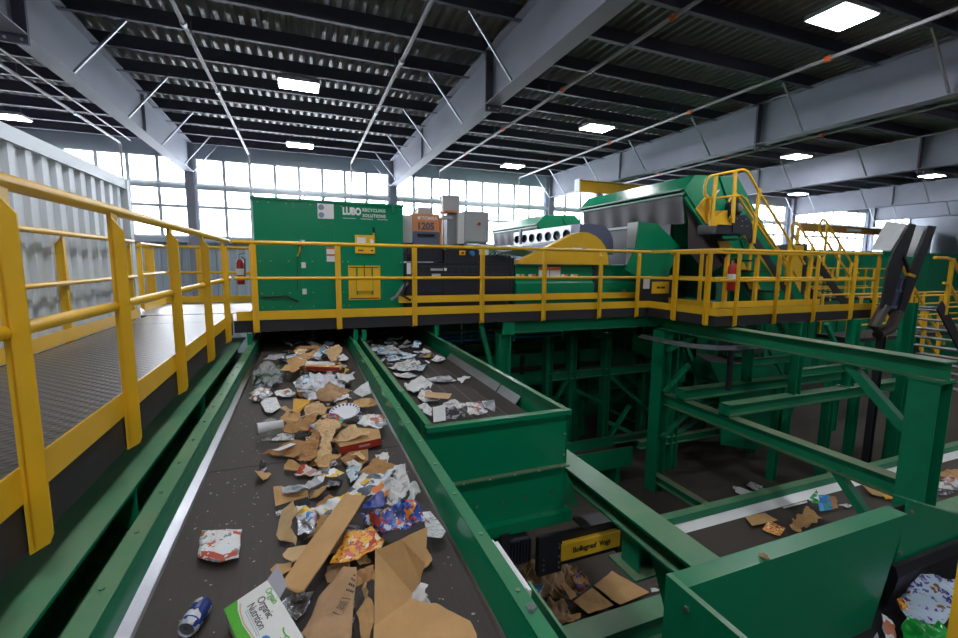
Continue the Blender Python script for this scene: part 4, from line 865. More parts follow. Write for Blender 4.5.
# --- green bunker wall at the right
t = thing('bunker_wall', 'high green sheet steel bunker wall behind the exit stair', 'wall', (22,12,0))
for k in range(11):
    x = 13.5+1.75*k; MB().box(x,x+1.735,12.0,12.05,0,5.02).build('sheet_panel', green_wall, t)
MB().box(13.5,32.7,11.97,12.08,5.02,5.08).build('top_edge', green, t)
for k in range(12): MB().box(13.45+1.75*k,13.55+1.75*k,12.05,12.2,0,5.0).build('stud', green_old, t)
t = thing('white_shed', 'white ribbed shed wall behind the bunker wall', 'shed', (38,17,0)); q = MB(); ribbed(q, 34.5, 39.9, 17.5, 0, 6.9); q.build('ribbed_wall', white_clad, t); MB().box(34.5,39.9,17.5,18.3,6.85,6.95).build('roof_sheet', white_clad, t)

t = thing('machine_deck', 'dark steel deck carrying the machines behind the footbridge', 'deck', (5,9,3.5))
MB().box(-.72,7.0,7.62,10.7,3.5,3.6).build('deck_plate', fascia_m, t); MB().box(7.06,12.75,7.04,10.7,3.2,3.3).build('deck_plate', fascia_m, t)
MB().box(-.72,1.9,7.62,7.66,3.42,3.5).build('edge_beam', fascia_m, t)
for k in range(9): MB().box(-.75+1.5*k,-.75+1.5*k+1.48,10.70,10.75,0,3.6).build('light_block_panel', green_old, t)  # invented panels, added to keep window light out of the space below
MB().box(-.76,-.72,7.62,10.7,2.6,3.6).build('light_block_side', green_old, t); pass  # added side panel, shuts daylight out under the cabinet
for x in (2.5,4.0,7.3,10.0,12.6): MB().ipost(x,10.4,0,3.5 if x < 7 else 3.2,.2,.2).build('leg', green_old, t)
t = thing('sorting_conveyor', 'dark green shaded conveyor descending behind the tall steel frame', 'conveyor', (9,8,1.5))
MB().prism([(6.8,2.9),(6.8,2.5),(11.5,.8),(11.5,1.2)],'y',7.9,7.93).build('side_panel', green, t); MB().prism([(6.8,2.6),(6.8,2.57),(11.5,.87),(11.5,.9)],'y',7.93,8.9).build('belt', rubber, t); MB().prism([(6.8,2.9),(6.8,2.5),(11.5,.8),(11.5,1.2)],'y',8.9,8.93).build('side_panel', green_old, t)
for x, z in ((7.6,2.1),(9.6,1.4),(11.2,.85)): MB().ipost(x,8.4,0,z,.16,.16).build('leg', green_old, t)
t = thing('reject_conveyor', 'low dark green conveyor on the floor under the frames', 'conveyor', (6,7.3,.5))
MB().box(3.3,6.1,6.92,6.95,.35,.75).build('side_panel', green, t); MB().box(3.3,6.1,6.95,7.5,.5,.54).build('belt', rubber_x, t); MB().box(3.3,6.1,7.5,7.53,.35,.75).build('side_panel', green_old, t)
for x in (3.5,5.8): MB().box(x-.05,x+.05,6.96,7.48,0,.5).build('leg', green_old, t)
# waste outlines in metres: name, label, category, material, crumple, thickness, group, corner points
G_ = ['waste riding on the main belt', 'waste paper on the belt behind the green end panel', 'waste on the low cross belt', 'waste in the open green bin']
BAG = [(0.052, 1.424, 0), (0.079, 1.394, 0), (0.086, 1.48, 0)]
WASTE = [
 ('snack_pouch','white snack pouch with red hem lying alone beside the soda can','pouch','pouch_print',0.012,0.003,G_[0],[(-0.469,2.225,3.175),(-0.298,2.168,3.175),(-0.289,1.955,3.175),(-0.359,1.95,3.175),(-0.443,2.018,3.175)]),
 ('torn_cardboard','rounded tan scrap sticking out beneath the long cardboard strip, close to crushed paper','cardboard','cardboard',0.008,0.003,G_[0],[(-0.12,1.905,3.18),(-0.1,1.942,3.18),(-0.057,1.942,3.18),(-0.007,1.929,3.18),(-0.032,1.846,3.18),(-0.08,1.838,3.18)]),
 ('torn_cardboard','rounded tan scrap sticking out beneath the long cardboard strip, close to nutrition carton','cardboard','cardboard',0.008,0.003,G_[0],[(-0.163,1.838,3.17),(-0.143,1.866,3.17),(-0.081,1.853,3.17),(-0.091,1.792,3.17),(-0.125,1.785,3.17),(-0.154,1.816,3.17)]),
 ('foil_scrap','crinkled silver foil between the nutrition carton and paper bag','foil','foil',0.02,0.003,G_[0],[(-0.113,1.637,3.17),(-0.077,1.665,3.17),(-0.001,1.645,3.17),(-0.034,1.553,3.17),(-0.065,1.527,3.17),(-0.091,1.566,3.17)]),
 ('cardboard_strip','long straight tan cardboard strip lying diagonally over the heap','cardboard','cardboard',0.003,0.006,G_[0],[(0.154,2.181,3.25),(0.249,2.121,3.26),(0.114,1.83,3.265),(-0.036,1.557,3.25),(-0.062,1.57,3.24),(-0.113,1.631,3.24),(-0.02,1.825,3.25)]),
 ('paper_bag','flattened brown paper bag printed with black text and barcode','bag','kraft',0.012,0.004,G_[0],[(0.103,1.621,3.27),(0.151,1.597,3.27),(0.129,1.483,3.26),(0.109,1.377,3.25),(0.094,1.291,3.24),(-0.018,1.345,3.23),(-0.049,1.417,3.2),(-0.016,1.469,3.22),(0.013,1.522,3.24)]),
 ('torn_cardboard','torn ragged brown cardboard shard beside the barcode paper bag','cardboard','cardboard',0.014,0.003,G_[0],[(0.161,1.556,3.2),(0.185,1.581,3.21),(0.173,1.509,3.21),(0.192,1.452,3.2),(0.184,1.416,3.19),(0.171,1.397,3.18),(0.158,1.353,3.17),(0.134,1.362,3.17)]),
 ('torn_cardboard','strip of crushed brown cardboard under the orange snack bag','cardboard','cardboard',0.02,0.003,G_[0],[(0.152,1.643,3.21),(0.216,1.633,3.21),(0.21,1.573,3.19),(0.142,1.576,3.2)]),
 ('cardboard_sheet','upright folded cardboard panel leaning over the crushed paper','cardboard','cardboard',0.004,0.006,G_[0],[(0.217,1.596,3.32),(0.315,1.584,3.35),(0.423,1.616,3.36),(0.392,1.527,3.27),(0.371,1.52,3.21),(0.332,1.492,3.19),(0.315,1.431,3.18),(0.242,1.37,3.18),(0.176,1.361,3.18)]),
 ('cardboard_flap','wide brown cardboard flap lying flat at foot of upright panel','cardboard','cardboard',0.008,0.006,G_[0],[(0.176,1.361,3.18),(0.32,1.441,3.18),(0.37,1.384,3.19),(0.392,1.378,3.19),(0.438,1.326,3.185),(0.48,1.27,3.18),(0.481,1.213,3.18),(0.46,1.159,3.18),(0.161,1.273,3.18)]),
 ('tissue_scrap','folded white tissue scrap beside the brown cardboard flap','paper','white_paper',0.012,0.003,G_[0],[(0.333,1.51,3.17),(0.375,1.536,3.18),(0.4,1.521,3.18),(0.371,1.431,3.2),(0.398,1.418,3.17),(0.379,1.413,3.165),(0.325,1.462,3.17)]),
 ('snack_bag','crumpled orange and yellow snack bag beside long cardboard strip','bag','orange_print',0.018,0.003,G_[0],[(0.144,1.916,3.22),(0.249,1.9,3.23),(0.281,1.788,3.23),(0.258,1.727,3.22),(0.16,1.74,3.2),(0.063,1.738,3.2)]),
 ('candy_bag','crumpled shiny blue candy bag with red and orange print','bag','blue_print',0.03,0.003,G_[0],[(0.211,2.019,3.25),(0.244,2.001,3.26),(0.333,1.95,3.28),(0.409,1.936,3.29),(0.453,1.912,3.28),(0.491,1.834,3.24),(0.435,1.798,3.25),(0.337,1.807,3.23),(0.282,1.839,3.21),(0.248,1.918,3.21),(0.222,1.982,3.22)]),
 ('plastic_wrapper','dark blue plastic wrapper tucked under the newspaper','wrapper','navy_plastic',0.015,0.003,G_[0],[(0.23,2.071,3.25),(0.286,2.107,3.26),(0.331,2.134,3.26),(0.323,2.016,3.25),(0.271,2.01,3.25),(0.224,2.046,3.24)]),
 ('wrapper_scrap','small red glossy wrapper below the blue candy bag','wrapper','red_plastic',0.02,0.003,G_[0],[(0.24,1.975,3.22),(0.264,1.919,3.24),(0.285,1.859,3.23),(0.265,1.845,3.21),(0.244,1.914,3.2)]),
 ('plastic_film','long white and yellow plastic film sheet running under the cardboard strip','plastic','yellow_print',0.018,0.003,G_[0],[(-0.014,2.224,3.19),(0.069,2.23,3.2),(0.16,2.263,3.22),(0.251,2.312,3.24),(0.316,2.359,3.25),(0.361,2.351,3.25),(0.424,2.277,3.25),(0.441,2.177,3.24),(0.341,2.144,3.23),(0.224,2.207,3.22),(0.097,2.151,3.2),(0.038,2.137,3.19)]),
 ('newspaper_sheet','crumpled grey newspaper standing up beside the belt edge','newspaper','newsprint',0.022,0.003,G_[0],[(0.431,2.321,3.3),(0.485,2.301,3.3),(0.473,2.162,3.25),(0.456,2.107,3.22),(0.388,2.068,3.22),(0.336,2.088,3.21),(0.366,2.156,3.25),(0.401,2.223,3.28)]),
 ('tissue_scrap','white tissue crumpled against the metal belt edge','paper','white_paper',0.02,0.003,G_[0],[(0.489,2.238,3.21),(0.531,2.235,3.22),(0.545,2.209,3.19),(0.483,2.115,3.18),(0.453,2.11,3.2)]),
 ('printed_card','white rounded printed card leaning on the metal belt edge','card','text_print',0.004,0.003,G_[0],[(0.485,1.934,3.23),(0.521,1.927,3.23),(0.545,1.866,3.21),(0.562,1.812,3.19),(0.531,1.77,3.19),(0.467,1.775,3.21)]),
 ('paper_scrap','teal and white paper scrap above the blue candy bag','paper','teal_print',0.012,0.003,G_[0],[(0.342,2.247,3.24),(0.386,2.288,3.26),(0.427,2.285,3.27),(0.408,2.225,3.27),(0.356,2.202,3.24)]),
 ('carton_flap','folded carton flap with black and white printed edge','carton','cardboard',0.004,0.004,G_[0],[(-0.186,2.498,3.2),(-0.145,2.491,3.2),(-0.135,2.401,3.2),(-0.018,2.389,3.21),(-0.011,2.368,3.18),(-0.168,2.321,3.18)]),
 ('carton_edge','black printed carton edge standing below the tan flap','carton','black_print',0.002,0.003,G_[0],[(-0.171,2.319,3.185),(-0.01,2.355,3.19),(-0.007,2.331,3.15),(-0.164,2.283,3.15)]),
 ('magazine_sheet','curled grey glossy magazine page lying across the carton flap','magazine','grey_print',0.012,0.003,G_[0],[(-0.142,2.447,3.225),(-0.118,2.436,3.23),(-0.028,2.431,3.22),(0.02,2.54,3.2),(0.073,2.572,3.19),(0.067,2.491,3.19),(-0.022,2.381,3.22),(-0.072,2.336,3.225),(-0.133,2.386,3.215)]),
 ('torn_cardboard','folded corrugated cardboard piece beside the printed white bag','cardboard','cardboard',0.008,0.006,G_[0],[(-0.149,2.07,3.17),(-0.13,2.205,3.21),(-0.079,2.198,3.25),(-0.061,2.132,3.25),(-0.092,2.05,3.22),(-0.066,2.011,3.18),(-0.07,1.968,3.17)]),
 ('printed_bag','white plastic bag with yellow and blue dots','bag','dot_print',0.02,0.003,G_[0],[(-0.074,2.224,3.21),(-0.029,2.173,3.23),(0.019,2.093,3.22),(0.013,2.046,3.21),(-0.025,2.011,3.2),(-0.058,2.054,3.2)]),
 ('foil_scrap','shiny silver foil under the white dotted bag','foil','foil',0.02,0.003,G_[0],[(-0.07,2.064,3.18),(-0.025,2.053,3.19),(0.016,2.003,3.19),(-0.015,1.944,3.18),(-0.064,1.973,3.17)]),
 ('torn_cardboard','tan cardboard wedge peeking from below the long cardboard strip','cardboard','cardboard',0.01,0.003,G_[0],[(0.011,2.034,3.2),(0.044,2.101,3.21),(0.082,2.1,3.21),(0.034,2.003,3.2),(-0.038,1.985,3.18)]),
 ('paper_scrap','pinkish paper scrap below the crushed brown cardboard heap','paper','pink_print',0.014,0.003,G_[0],[(-0.087,2.68,3.17),(-0.043,2.735,3.19),(0.034,2.658,3.19),(0.07,2.61,3.18),(-0.006,2.604,3.17)]),
 ('paper_scrap','white and yellow printed paper scrap beside the pinkish scrap','paper','yellow_print',0.012,0.003,G_[0],[(0.063,2.6,3.19),(0.126,2.621,3.2),(0.184,2.577,3.18),(0.147,2.534,3.18),(0.068,2.563,3.18)]),
 ('paper_scrap','pale blue crumpled paper scrap between two cardboard pieces','paper','teal_print',0.02,0.003,G_[0],[(0.202,2.625,3.19),(0.239,2.629,3.2),(0.284,2.582,3.2),(0.247,2.49,3.18),(0.204,2.44,3.17),(0.197,2.526,3.18)]),
 ('cardboard_sheet','pointed tan cardboard panel with a strip of white tape','cardboard','cardboard',0.008,0.005,G_[0],[(-0.29,3.062,3.16),(-0.253,3.077,3.18),(-0.169,3.086,3.2),(-0.083,3.097,3.21),(-0.003,3.026,3.22),(-0.018,2.942,3.2),(-0.06,2.888,3.19),(-0.095,2.888,3.18),(-0.145,2.97,3.17),(-0.166,2.993,3.17),(-0.216,3.016,3.16),(-0.242,3.063,3.16)]),
 ('packing_tape','strip of white packing tape on the pointed cardboard panel','tape','white_paper',0.001,0.001,G_[0],[(-0.223,3.002,3.206),(-0.113,3.044,3.222),(-0.077,3.009,3.226),(-0.181,2.974,3.208)]),
 ('crushed_cardboard','crushed brown cardboard standing in the middle of the heap','cardboard','cardboard',0.02,0.005,G_[0],[(-0.072,2.755,3.2),(-0.052,2.808,3.23),(-0.017,2.908,3.26),(0.033,3.047,3.28),(0.07,2.968,3.28),(0.059,2.861,3.26),(0.034,2.752,3.24),(-0.007,2.709,3.21)]),
 ('crushed_cardboard','tall creased cardboard sheet bent over at the top','cardboard','cardboard',0.018,0.005,G_[0],[(0.052,3.198,3.29),(0.111,3.21,3.3),(0.172,3.188,3.3),(0.204,3.116,3.27),(0.158,2.989,3.26),(0.125,2.868,3.24),(0.123,2.786,3.22),(0.074,2.756,3.21),(0.023,2.74,3.21),(0.057,2.835,3.24),(0.071,3.021,3.26)]),
 ('torn_cardboard','small folded cardboard end below the pointed panel','cardboard','cardboard',0.01,0.006,G_[0],[(-0.146,2.759,3.17),(-0.139,2.809,3.18),(-0.119,2.833,3.2),(-0.046,2.735,3.19),(-0.054,2.717,3.17)]),
 ('torn_cardboard','ragged cardboard scrap below the tall creased sheet','cardboard','cardboard',0.016,0.003,G_[0],[(0.019,2.722,3.2),(0.088,2.768,3.21),(0.178,2.771,3.21),(0.182,2.74,3.2),(0.119,2.717,3.19),(0.095,2.657,3.18),(0.044,2.678,3.19)]),
 ('torn_cardboard','jagged tan cardboard piece behind the white crushed cup','cardboard','cardboard',0.012,0.005,G_[0],[(-0.175,3.34,3.2),(-0.151,3.461,3.22),(-0.062,3.439,3.23),(0.067,3.499,3.24),(0.051,3.411,3.23),(0.001,3.281,3.22),(-0.077,3.254,3.2),(-0.124,3.302,3.19)]),
 ('torn_cardboard','curled brown cardboard piece near the striped paper','cardboard','cardboard',0.014,0.005,G_[0],[(-0.208,3.624,3.18),(-0.191,3.655,3.2),(-0.15,3.72,3.21),(-0.013,3.546,3.22),(-0.08,3.52,3.2),(-0.172,3.584,3.18)]),
 ('yellow_carton','golden yellow flattened carton panel with green print','carton','golden_print',0.004,0.004,G_[0],[(-0.112,3.742,3.21),(-0.107,3.915,3.27),(0.031,3.765,3.28),(-0.01,3.701,3.26),(-0.072,3.675,3.21)]),
 ('crushed_cardboard','dark brown crushed box beside the golden carton panel','cardboard','cardboard',0.02,0.005,G_[0],[(-0.021,3.676,3.24),(0.087,3.703,3.27),(0.133,3.56,3.25),(0.123,3.539,3.22),(0.054,3.524,3.21),(-0.022,3.524,3.21)]),
 ('newspaper_sheet','folded newspaper lying below the white crushed cup','newspaper','newsprint',0.008,0.003,G_[0],[(-0.33,3.299,3.16),(-0.282,3.306,3.18),(-0.179,3.333,3.19),(-0.094,3.306,3.18),(-0.095,3.222,3.165),(-0.192,3.268,3.165),(-0.268,3.307,3.165)]),
 ('striped_paper','white paper sheet with grey printed lines','paper','text_print',0.008,0.003,G_[0],[(-0.379,4.128,3.2),(-0.325,4.217,3.21),(-0.255,4.208,3.2),(-0.213,4.015,3.17),(-0.275,3.879,3.17),(-0.326,3.928,3.17)]),
 ('torn_cardboard','small pointed tan flap beside the striped paper','cardboard','cardboard',0.006,0.003,G_[0],[(-0.216,3.952,3.19),(-0.175,3.947,3.2),(-0.112,3.851,3.18),(-0.165,3.867,3.17)]),
 ('gift_wrap','magenta and blue wrapping paper with coloured dots','paper','confetti_print',0.014,0.003,G_[0],[(-0.003,3.204,3.21),(0.025,3.286,3.25),(0.098,3.313,3.28),(0.181,3.333,3.29),(0.238,3.286,3.25),(0.214,3.234,3.24),(0.152,3.271,3.27),(0.07,3.2,3.27),(0.045,3.156,3.23)]),
 ('printed_film','clear printed plastic film crumpled beside the red box','plastic','pale_print',0.025,0.003,G_[0],[(0.333,3.274,3.22),(0.431,3.372,3.25),(0.527,3.308,3.23),(0.552,3.239,3.2),(0.483,3.15,3.2),(0.394,3.164,3.22)]),
 ('cardboard_piece','clean rectangular tan cardboard piece below the red box','cardboard','cardboard',0.005,0.005,G_[0],[(0.175,2.78,3.18),(0.233,2.833,3.19),(0.35,2.807,3.2),(0.336,2.694,3.18),(0.291,2.649,3.18),(0.204,2.671,3.18)]),
 ('cardboard_piece','torn tan cardboard with two points near the belt edge','cardboard','cardboard',0.012,0.005,G_[0],[(0.25,2.529,3.18),(0.324,2.585,3.2),(0.352,2.636,3.21),(0.398,2.649,3.22),(0.398,2.614,3.22),(0.438,2.622,3.21),(0.423,2.546,3.21),(0.469,2.532,3.2),(0.445,2.45,3.18),(0.349,2.477,3.18)]),
 ('cardboard_piece','tan cardboard scrap behind the paper plate','cardboard','cardboard',0.012,0.005,G_[0],[(0.367,3.857,3.21),(0.445,3.847,3.23),(0.531,3.825,3.22),(0.56,3.765,3.19),(0.472,3.684,3.19),(0.379,3.704,3.2)]),
 ('torn_cardboard','folded tan cardboard lying on top of the red box','cardboard','cardboard',0.014,0.005,G_[0],[(0.135,2.981,3.21),(0.165,3.045,3.23),(0.31,3.13,3.26),(0.311,3.07,3.26),(0.383,3.013,3.25),(0.369,2.967,3.24),(0.245,2.957,3.22)]),
 ('paper_scrap','white crumpled paper below the clean cardboard piece','paper','white_paper',0.02,0.003,G_[0],[(0.2,2.628,3.19),(0.238,2.602,3.21),(0.286,2.605,3.19),(0.267,2.566,3.18),(0.209,2.583,3.18)]),
 ('bag_fan','gathered white top of the clear vegetable bag','bag','clear_film',0.012,0.003,G_[0],[(-0.449,5.475,3.31),(-0.371,5.589,3.32),(-0.214,5.623,3.32),(-0.235,5.529,3.31),(-0.337,5.46,3.28),(-0.373,5.503,3.28)]),
 ('torn_cardboard','tan cardboard at the back of the heap near yellow wrapper','cardboard','cardboard',0.014,0.005,G_[0],[(-0.201,5.403,3.2),(-0.194,5.65,3.25),(-0.091,5.681,3.27),(0.18,5.953,3.29),(0.181,5.673,3.26),(0.055,5.647,3.24),(-0.092,5.508,3.22)]),
 ('paper_roll','rolled white paper lying across the back of the heap','paper','white_paper',0.014,0.003,G_[0],[(-0.118,5.366,3.24),(-0.119,5.51,3.28),(-0.066,5.524,3.28),(-0.019,5.4,3.27),(0.302,5.171,3.27),(0.294,5.156,3.23),(0.048,5.268,3.23)]),
 ('torn_cardboard','tan cardboard wedge next to the clear vegetable bag','cardboard','cardboard',0.014,0.005,G_[0],[(-0.25,5.036,3.18),(-0.221,5.141,3.2),(-0.101,5.348,3.23),(0.002,5.2,3.23),(-0.066,4.939,3.2),(-0.13,4.9,3.18)]),
 ('paper_strip','crumpled printed paper strip below the vegetable bag','paper','pale_print',0.016,0.003,G_[0],[(-0.29,4.493,3.18),(-0.227,4.475,3.2),(-0.161,4.502,3.21),(-0.099,4.316,3.19),(-0.157,4.316,3.17),(-0.25,4.331,3.17)]),
 ('grey_card','grey card sheet in front of the white carrier bag','card','grey_print',0.008,0.003,G_[0],[(-0.123,4.518,3.2),(-0.054,4.583,3.22),(-0.021,4.288,3.19),(-0.092,4.33,3.18)]),
 ('brown_paper','large wavy sheet of brown packing paper in front of carrier bag','paper','kraft',0.03,0.003,G_[0],[(0.073,4.166,3.21),(0.124,4.132,3.25),(0.19,4.129,3.29),(0.259,4.048,3.27),(0.377,4.006,3.25),(0.358,3.961,3.2),(0.288,3.969,3.19),(0.22,3.912,3.18),(0.123,3.931,3.18),(0.081,4.009,3.19)]),
 ('paper_sheet','white paper sheet leaning beside the wavy brown paper','paper','text_print',0.01,0.003,G_[0],[(0.399,4.179,3.2),(0.467,4.201,3.24),(0.542,4.231,3.27),(0.543,4.055,3.21),(0.465,4.036,3.18)]),
 ('torn_box','torn white box flap with ragged points','box','white_paper',0.014,0.003,G_[0],[(0.294,4.702,3.21),(0.345,4.518,3.24),(0.4,4.544,3.24),(0.458,4.644,3.23),(0.424,4.579,3.21),(0.451,4.519,3.2),(0.355,4.417,3.18),(0.309,4.487,3.19)]),
 ('yellow_flap','bright yellow carton flap beside the orange box','carton','golden_print',0.006,0.003,G_[0],[(0.268,4.757,3.23),(0.366,4.777,3.25),(0.389,4.907,3.26),(0.436,4.91,3.24),(0.391,4.879,3.23),(0.351,4.743,3.21)]),
 ('torn_cardboard','crushed upright cardboard at the far end of the heap','cardboard','cardboard',0.016,0.005,G_[0],[(0.234,5.784,3.29),(0.352,5.862,3.35),(0.393,5.784,3.35),(0.429,5.745,3.32),(0.373,5.64,3.24),(0.325,5.509,3.2),(0.277,5.554,3.21)]),
 ('white_scrap','white jagged paper scrap next to the crushed upright cardboard','paper','white_paper',0.012,0.003,G_[0],[(0.377,5.63,3.18),(0.444,5.88,3.23),(0.462,5.78,3.22),(0.499,5.727,3.2),(0.464,5.666,3.18)]),
 ('bag_scrap','small printed bag scrap with blue corner in the far heap','bag','teal_print',0.014,0.003,G_[0],[(0.069,5.593,3.25),(0.122,5.695,3.28),(0.214,5.909,3.31),(0.233,5.78,3.27),(0.154,5.565,3.23)]),
 ('yellow_wrapper','small yellow and green wrapper at the back of the heap','wrapper','yellow_print',0.014,0.003,G_[0],[(-0.142,6.121,3.25),(-0.082,6.187,3.27),(0.023,6.143,3.25),(-0.018,6.034,3.23),(-0.109,6.028,3.23)]),
 ('cardboard_strip','flat brown cardboard strip in the shade below the footbridge','cardboard','cardboard',0.01,0.003,G_[0],[(-0.129,6.53,3.21),(-0.073,6.658,3.23),(0.211,6.477,3.23),(0.193,6.394,3.2),(0.011,6.496,3.2)]),
 ('newspaper_sheet','crumpled white newspaper heap just below two blue scraps','newspaper','newsprint',0.02,0.003,G_[1],[(0.909,5.373,3.125),(1.057,5.39,3.165),(1.288,5.494,3.195),(1.326,5.345,3.155),(1.24,5.169,3.155),(1.257,5.084,3.125),(1.039,5.118,3.125)]),
 ('blue_paper','pale blue paper scrap attached beside the crumpled newspaper','paper','teal_print',0.008,0.003,G_[1],[(1.25,5.21,3.145),(1.393,5.295,3.145),(1.259,4.981,3.145),(1.211,4.973,3.145)]),
 ('paper_sheet','flat white sheet with an orange spot','paper','pale_print',0.008,0.003,G_[1],[(0.93,5.076,3.125),(1.012,4.986,3.125),(1.109,5.054,3.125),(1.159,4.836,3.125),(1.028,4.765,3.125),(0.941,4.897,3.125)]),
 ('tissue_heap','ruffled white tissue heap next to the small tan cardboard','paper','white_paper',0.03,0.003,G_[1],[(0.928,4.511,3.125),(0.979,4.501,3.165),(1.077,4.494,3.195),(1.144,4.457,3.195),(1.236,4.384,3.155),(1.162,4.248,3.145),(0.997,4.164,3.155),(0.929,4.24,3.125)]),
 ('small_cardboard','small tan cardboard piece lying on white paper','cardboard','cardboard',0.006,0.005,G_[1],[(1.048,4.046,3.175),(1.134,3.977,3.175),(1.264,3.888,3.175),(1.206,3.811,3.155),(1.127,3.849,3.155),(1.017,3.94,3.155)]),
 ('paper_sheet','white and blue paper under the small tan cardboard','paper','pale_print',0.012,0.003,G_[1],[(0.964,4.028,3.135),(1.031,4.145,3.165),(1.117,4.143,3.165),(1.152,3.883,3.135),(0.996,3.887,3.125)]),
 ('magazine_sheet','long folded magazine page lying crosswise','magazine','grey_print',0.01,0.003,G_[1],[(1.181,4.672,3.135),(1.288,4.644,3.145),(1.472,4.626,3.155),(1.505,4.469,3.135),(1.368,4.494,3.125),(1.261,4.545,3.125)]),
 ('tissue_scrap','white torn tissue at the tip of the folded magazine','paper','white_paper',0.014,0.003,G_[1],[(1.537,4.548,3.135),(1.612,4.527,3.155),(1.685,4.516,3.155),(1.609,4.467,3.135),(1.535,4.383,3.125)]),
 ('paper_sheet','white sheet bent upright against the green end panel','paper','white_paper',0.008,0.003,G_[1],[(0.95,3.426,3.225),(1.057,3.428,3.235),(1.021,3.293,3.155),(0.92,3.295,3.145)]),
 ('paper_scrap','ruffled white paper beside the green side plate','paper','white_paper',0.025,0.003,G_[1],[(0.892,3.683,3.175),(0.947,3.667,3.185),(0.978,3.554,3.175),(0.939,3.459,3.145),(0.902,3.546,3.145)]),
 ('newspaper_sheet','dark printed newspaper crumpled between white sheets','newspaper','dark_print',0.025,0.003,G_[1],[(1.055,3.399,3.195),(1.122,3.375,3.215),(1.205,3.284,3.175),(1.17,3.281,3.145),(1.036,3.317,3.145)]),
 ('newspaper_sheet','newspaper page folded over the front of the heap','newspaper','newsprint',0.014,0.003,G_[1],[(1.076,3.556,3.205),(1.182,3.557,3.235),(1.249,3.416,3.215),(1.15,3.378,3.195),(1.082,3.421,3.205)]),
 ('newspaper_sheet','wide crumpled newspaper with a blue and yellow picture','newspaper','pale_print',0.022,0.003,G_[1],[(1.249,3.471,3.205),(1.321,3.504,3.215),(1.395,3.488,3.205),(1.414,3.366,3.155),(1.314,3.336,3.145),(1.234,3.307,3.155)]),
 ('magazine_page','white page with a dark picture at the end of the heap','magazine','grey_print',0.006,0.003,G_[1],[(1.393,3.459,3.225),(1.506,3.448,3.225),(1.49,3.383,3.185),(1.457,3.319,3.165),(1.394,3.395,3.185)]),
 ('blue_paper','pale blue crumpled scrap lying by the side plate','paper','teal_print',0.014,0.003,G_[1],[(0.996,5.896,3.125),(1.098,5.914,3.155),(1.186,5.8,3.125),(1.117,5.692,3.125),(0.991,5.695,3.125)]),
 ('blue_paper','pale blue scrap next to the crumpled newspaper','paper','teal_print',0.014,0.003,G_[1],[(1.161,5.809,3.125),(1.264,5.946,3.155),(1.424,5.933,3.125),(1.349,5.797,3.125),(1.19,5.697,3.125)]),
 ('tube_wrapper','dark wrapper tube with a yellow band','wrapper','dark_print',0.006,0.003,G_[1],[(1.462,5.926,3.135),(1.535,5.934,3.155),(1.647,5.931,3.155),(1.667,5.806,3.145),(1.592,5.736,3.125),(1.453,5.783,3.125)]),
 ('yellow_band','yellow paper band around the dark wrapper tube','paper','golden_print',0.002,0.003,G_[1],[(1.513,5.782,3.16),(1.588,5.842,3.165),(1.554,5.714,3.145),(1.498,5.691,3.145)]),
 ('paper_scrap','small white and grey scrap near the angled side skirt','paper','pale_print',0.016,0.003,G_[1],[(1.537,5.63,3.125),(1.665,5.684,3.165),(1.719,5.54,3.135),(1.562,5.405,3.125)]),
 ('paper_scrap','grey wrinkled scrap in the shade of the footbridge','paper','grey_print',0.014,0.003,G_[1],[(1.318,6.705,3.125),(1.45,6.756,3.145),(1.562,6.763,3.125),(1.456,6.565,3.125),(1.308,6.535,3.125)]),
 ('paper_scrap','upright bluish scrap in the shade of the footbridge','paper','teal_print',0.014,0.003,G_[1],[(1.484,6.527,3.135),(1.551,6.658,3.205),(1.652,6.672,3.185),(1.554,6.373,3.135)]),
 ('paper_scrap','ragged bluish paper by the green strut','paper','teal_print',0.02,0.003,G_[1],[(0.96,6.445,3.135),(1.056,6.623,3.155),(1.206,6.489,3.135),(1.223,6.062,3.135),(1.06,6.061,3.135),(0.956,6.209,3.135)]),
 ('paper_sack','large brown paper sack crumpled under the yellow name plate','sack','kraft',0.05,0.003,G_[2],[(2.012,3.891,1.21),(2.169,3.853,1.26),(2.355,3.709,1.31),(2.514,3.6,1.28),(2.616,3.524,1.18),(2.577,3.45,1.14),(2.431,3.463,1.12),(2.237,3.468,1.14),(2.081,3.527,1.12),(1.996,3.725,1.12)]),
 ('cardboard_sheet','large flat tan cardboard sheet with torn left edge','cardboard','cardboard',0.01,0.006,G_[2],[(2.68,3.495,1.11),(2.983,3.599,1.12),(3.063,3.439,1.11),(3.146,3.214,1.11),(2.761,3.184,1.11),(2.719,3.273,1.11),(2.714,3.355,1.11)]),
 ('cardboard_sheet','flat tan cardboard sheet beside the large torn one','cardboard','cardboard',0.008,0.006,G_[2],[(2.347,3.369,1.12),(2.621,3.448,1.14),(2.69,3.193,1.12),(2.542,3.185,1.12),(2.397,3.191,1.12)]),
 ('cardboard_strip','narrow tan cardboard strip between sack and flat sheet','cardboard','cardboard',0.006,0.006,G_[2],[(2.279,3.493,1.14),(2.331,3.515,1.14),(2.346,3.31,1.13),(2.268,3.296,1.12)]),
 ('maroon_packet','maroon printed packet lying on the brown sack','packet','maroon_print',0.012,0.003,G_[2],[(2.349,3.443,1.3),(2.505,3.447,1.31),(2.533,3.366,1.21),(2.373,3.332,1.2)]),
 ('paper_roll','coiled brown packing paper at the near belt edge','paper','kraft',0.04,0.003,G_[2],[(2.025,3.392,1.16),(2.06,3.352,1.24),(2.17,3.297,1.24),(2.221,3.219,1.18),(2.187,3.187,1.12),(2.056,3.202,1.11)]),
